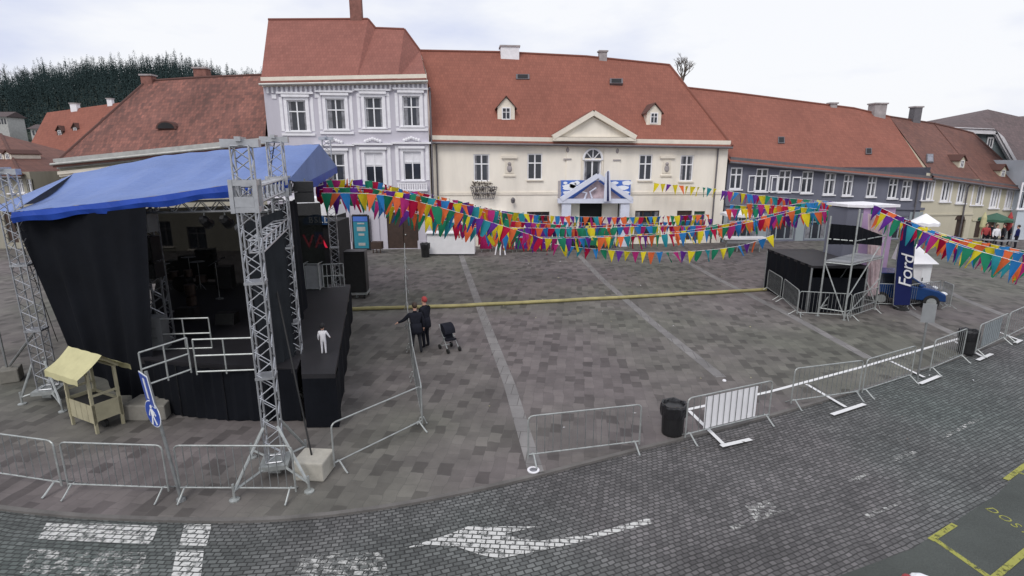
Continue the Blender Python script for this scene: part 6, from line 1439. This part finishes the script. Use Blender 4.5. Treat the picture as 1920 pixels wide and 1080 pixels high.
labs = ['twin strand of the highest bunting at the stage end', 'twin strand just below the highest bunting at the stage end', 'twin strand of the bunting dropping to the purple table', 'twin strand of the long bunting before the portal pillars',
        'twin strand of the short bunting above the white counter box', 'twin strand of the middle bunting before the cream house', 'twin strand of the bunting rising to the black platform', '', 'twin strand of the bunting along the grey house front',
        'twin strand above the white parasol of the grey house', 'twin strand of the bunting ending at the scaffold top', 'twin strand of the upper bunting at the far right', 'twin strand of the lower bunting at the far right']
extra = []
for (pts, spc, wd, ht, lab), nl in zip(strings[4:12] + strings[13:18], labs):
    dz = rnd_e.uniform(.6, 1.4); dy = rnd_e.uniform(-7, 9)
    if 'lowest' in lab: continue
    extra.append(([(x + rnd_e.uniform(-8, 8), y + dy + rnd_e.uniform(-5, 5), z + dz) for x, y, z in pts], spc*1.05, wd*.92, ht*.95, nl))
strings += extra
rb_ = random.Random(21); first = True; last = -1
for pts, spc, wd, ht, lab in strings:
    P = smooth([PZ(x, y, z) for x, y, z in pts], 2); root = thing('bunting_string', lab, 'bunting', P[len(P)//2], 'bunting strings across the square')
    MB().tube(P, .008, 4).build('cord', M['sign_white'], root)
    L_ = [0]
    for a, b in zip(P, P[1:]): L_.append(L_[-1] + (b-a).length)
    k = int(L_[-1]/(spc*.72)); k = min(k, 98)
    for i in range(k):
        t_ = L_[-1]*(i+.5)/k; j = max(q for q in range(len(L_)) if L_[q] <= t_); j = min(j, len(P)-2); f = (t_-L_[j])/max(1e-6, L_[j+1]-L_[j]); p = P[j]*(1-f) + P[j+1]*f; d = P[j+1]-P[j]
        c = rb_.choice((0, 0, 0, 1, 1, 1, 2, 2, 3, 3, 4, 4, 5, 5, 6, 7))
        if c == last: c = (c+3) % 8
        last = c
        if 'pale' in lab and rb_.random() < .5: c = 0
        o = bpy.data.objects.new('pennant', FMESH[c*4+rb_.randrange(4)]); COL.objects.link(o); o.parent = root; o.location = p - root.location
        o.rotation_euler = (rb_.uniform(-.55, .4), math.atan2(-d.z, math.hypot(d.x, d.y))*.7 + rb_.uniform(-.22, .22), math.atan2(d.y, d.x) + rb_.uniform(-.6, .6)); s = rb_.uniform(.92, 1.08); o.scale = (wd*.84*s*rb_.uniform(.8, 1.12), wd*s, ht*s*1.0)
# ================================================================== SMALL THINGS ON THE GROUND
p = G(1000, 882); o = thing('ground_light', 'round pale ground light at the end of the paving band by the road', 'ground light', fl(p, 0)); mb = MB(); n_ = 20
mb.add([fl(p, z) + V((r*math.cos(2*math.pi*i/n_), r*math.sin(2*math.pi*i/n_), 0)) for r, z in ((.13, .0), (.13, .02), (.085, .02), (.085, .0)) for i in range(n_)], [(j*n_+i, j*n_+(i+1) % n_, (j+1)*n_+(i+1) % n_, (j+1)*n_+i) for j in range(3) for i in range(n_)]); mb.build('ring', M['white_trim'], o)
mb = MB(); mb.lathe(fl(p, 0), [(.085, 0), (.085, .012)], 20); mb.build('lens', M['glass_b'], o)
p = G(1358, 714); tag(MB().lathe(fl(p, 0), [(.06, 0), (.05, .03), (.03, .04)], 10).build('ground_stud', M['white_trim'], loc=fl(p, 0)), 'small white stud on the paving beyond the white boarded barrier', 'stud')
for x, y, lb in ((690, 700, 'square iron manhole cover in the paving right of the stage wing'), (1180, 640, 'square iron manhole cover in the middle of the open square')):
    p = G(x, y); o = thing('manhole_cover', lb, 'manhole cover', fl(p, 0)) if False else None
rg = random.Random(77); lt = MB()
for k in range(170):
    x, y = rg.uniform(-9, 22), rg.uniform(9, 36); a = rg.uniform(0, 6.28); s_ = rg.uniform(.03, .07); u_ = V((math.cos(a), math.sin(a), 0))*s_; v_ = V((-math.sin(a), math.cos(a), .4))*s_*.6
    if x < -2 and y < 24: continue
    c = V((x, y, .012)); 
    if G(960, 1000).y > y: continue
    lt.mi = rg.choice((0, 0, 0, 1, 2)); lt.poly([c-u_, c+v_*.8, c+u_, c-v_*.5+V((0,0,.01))])
struct(lt.build('litter', [M['bark'], M['white_plastic'], M['canvas']], recalc=False), 'stuff')
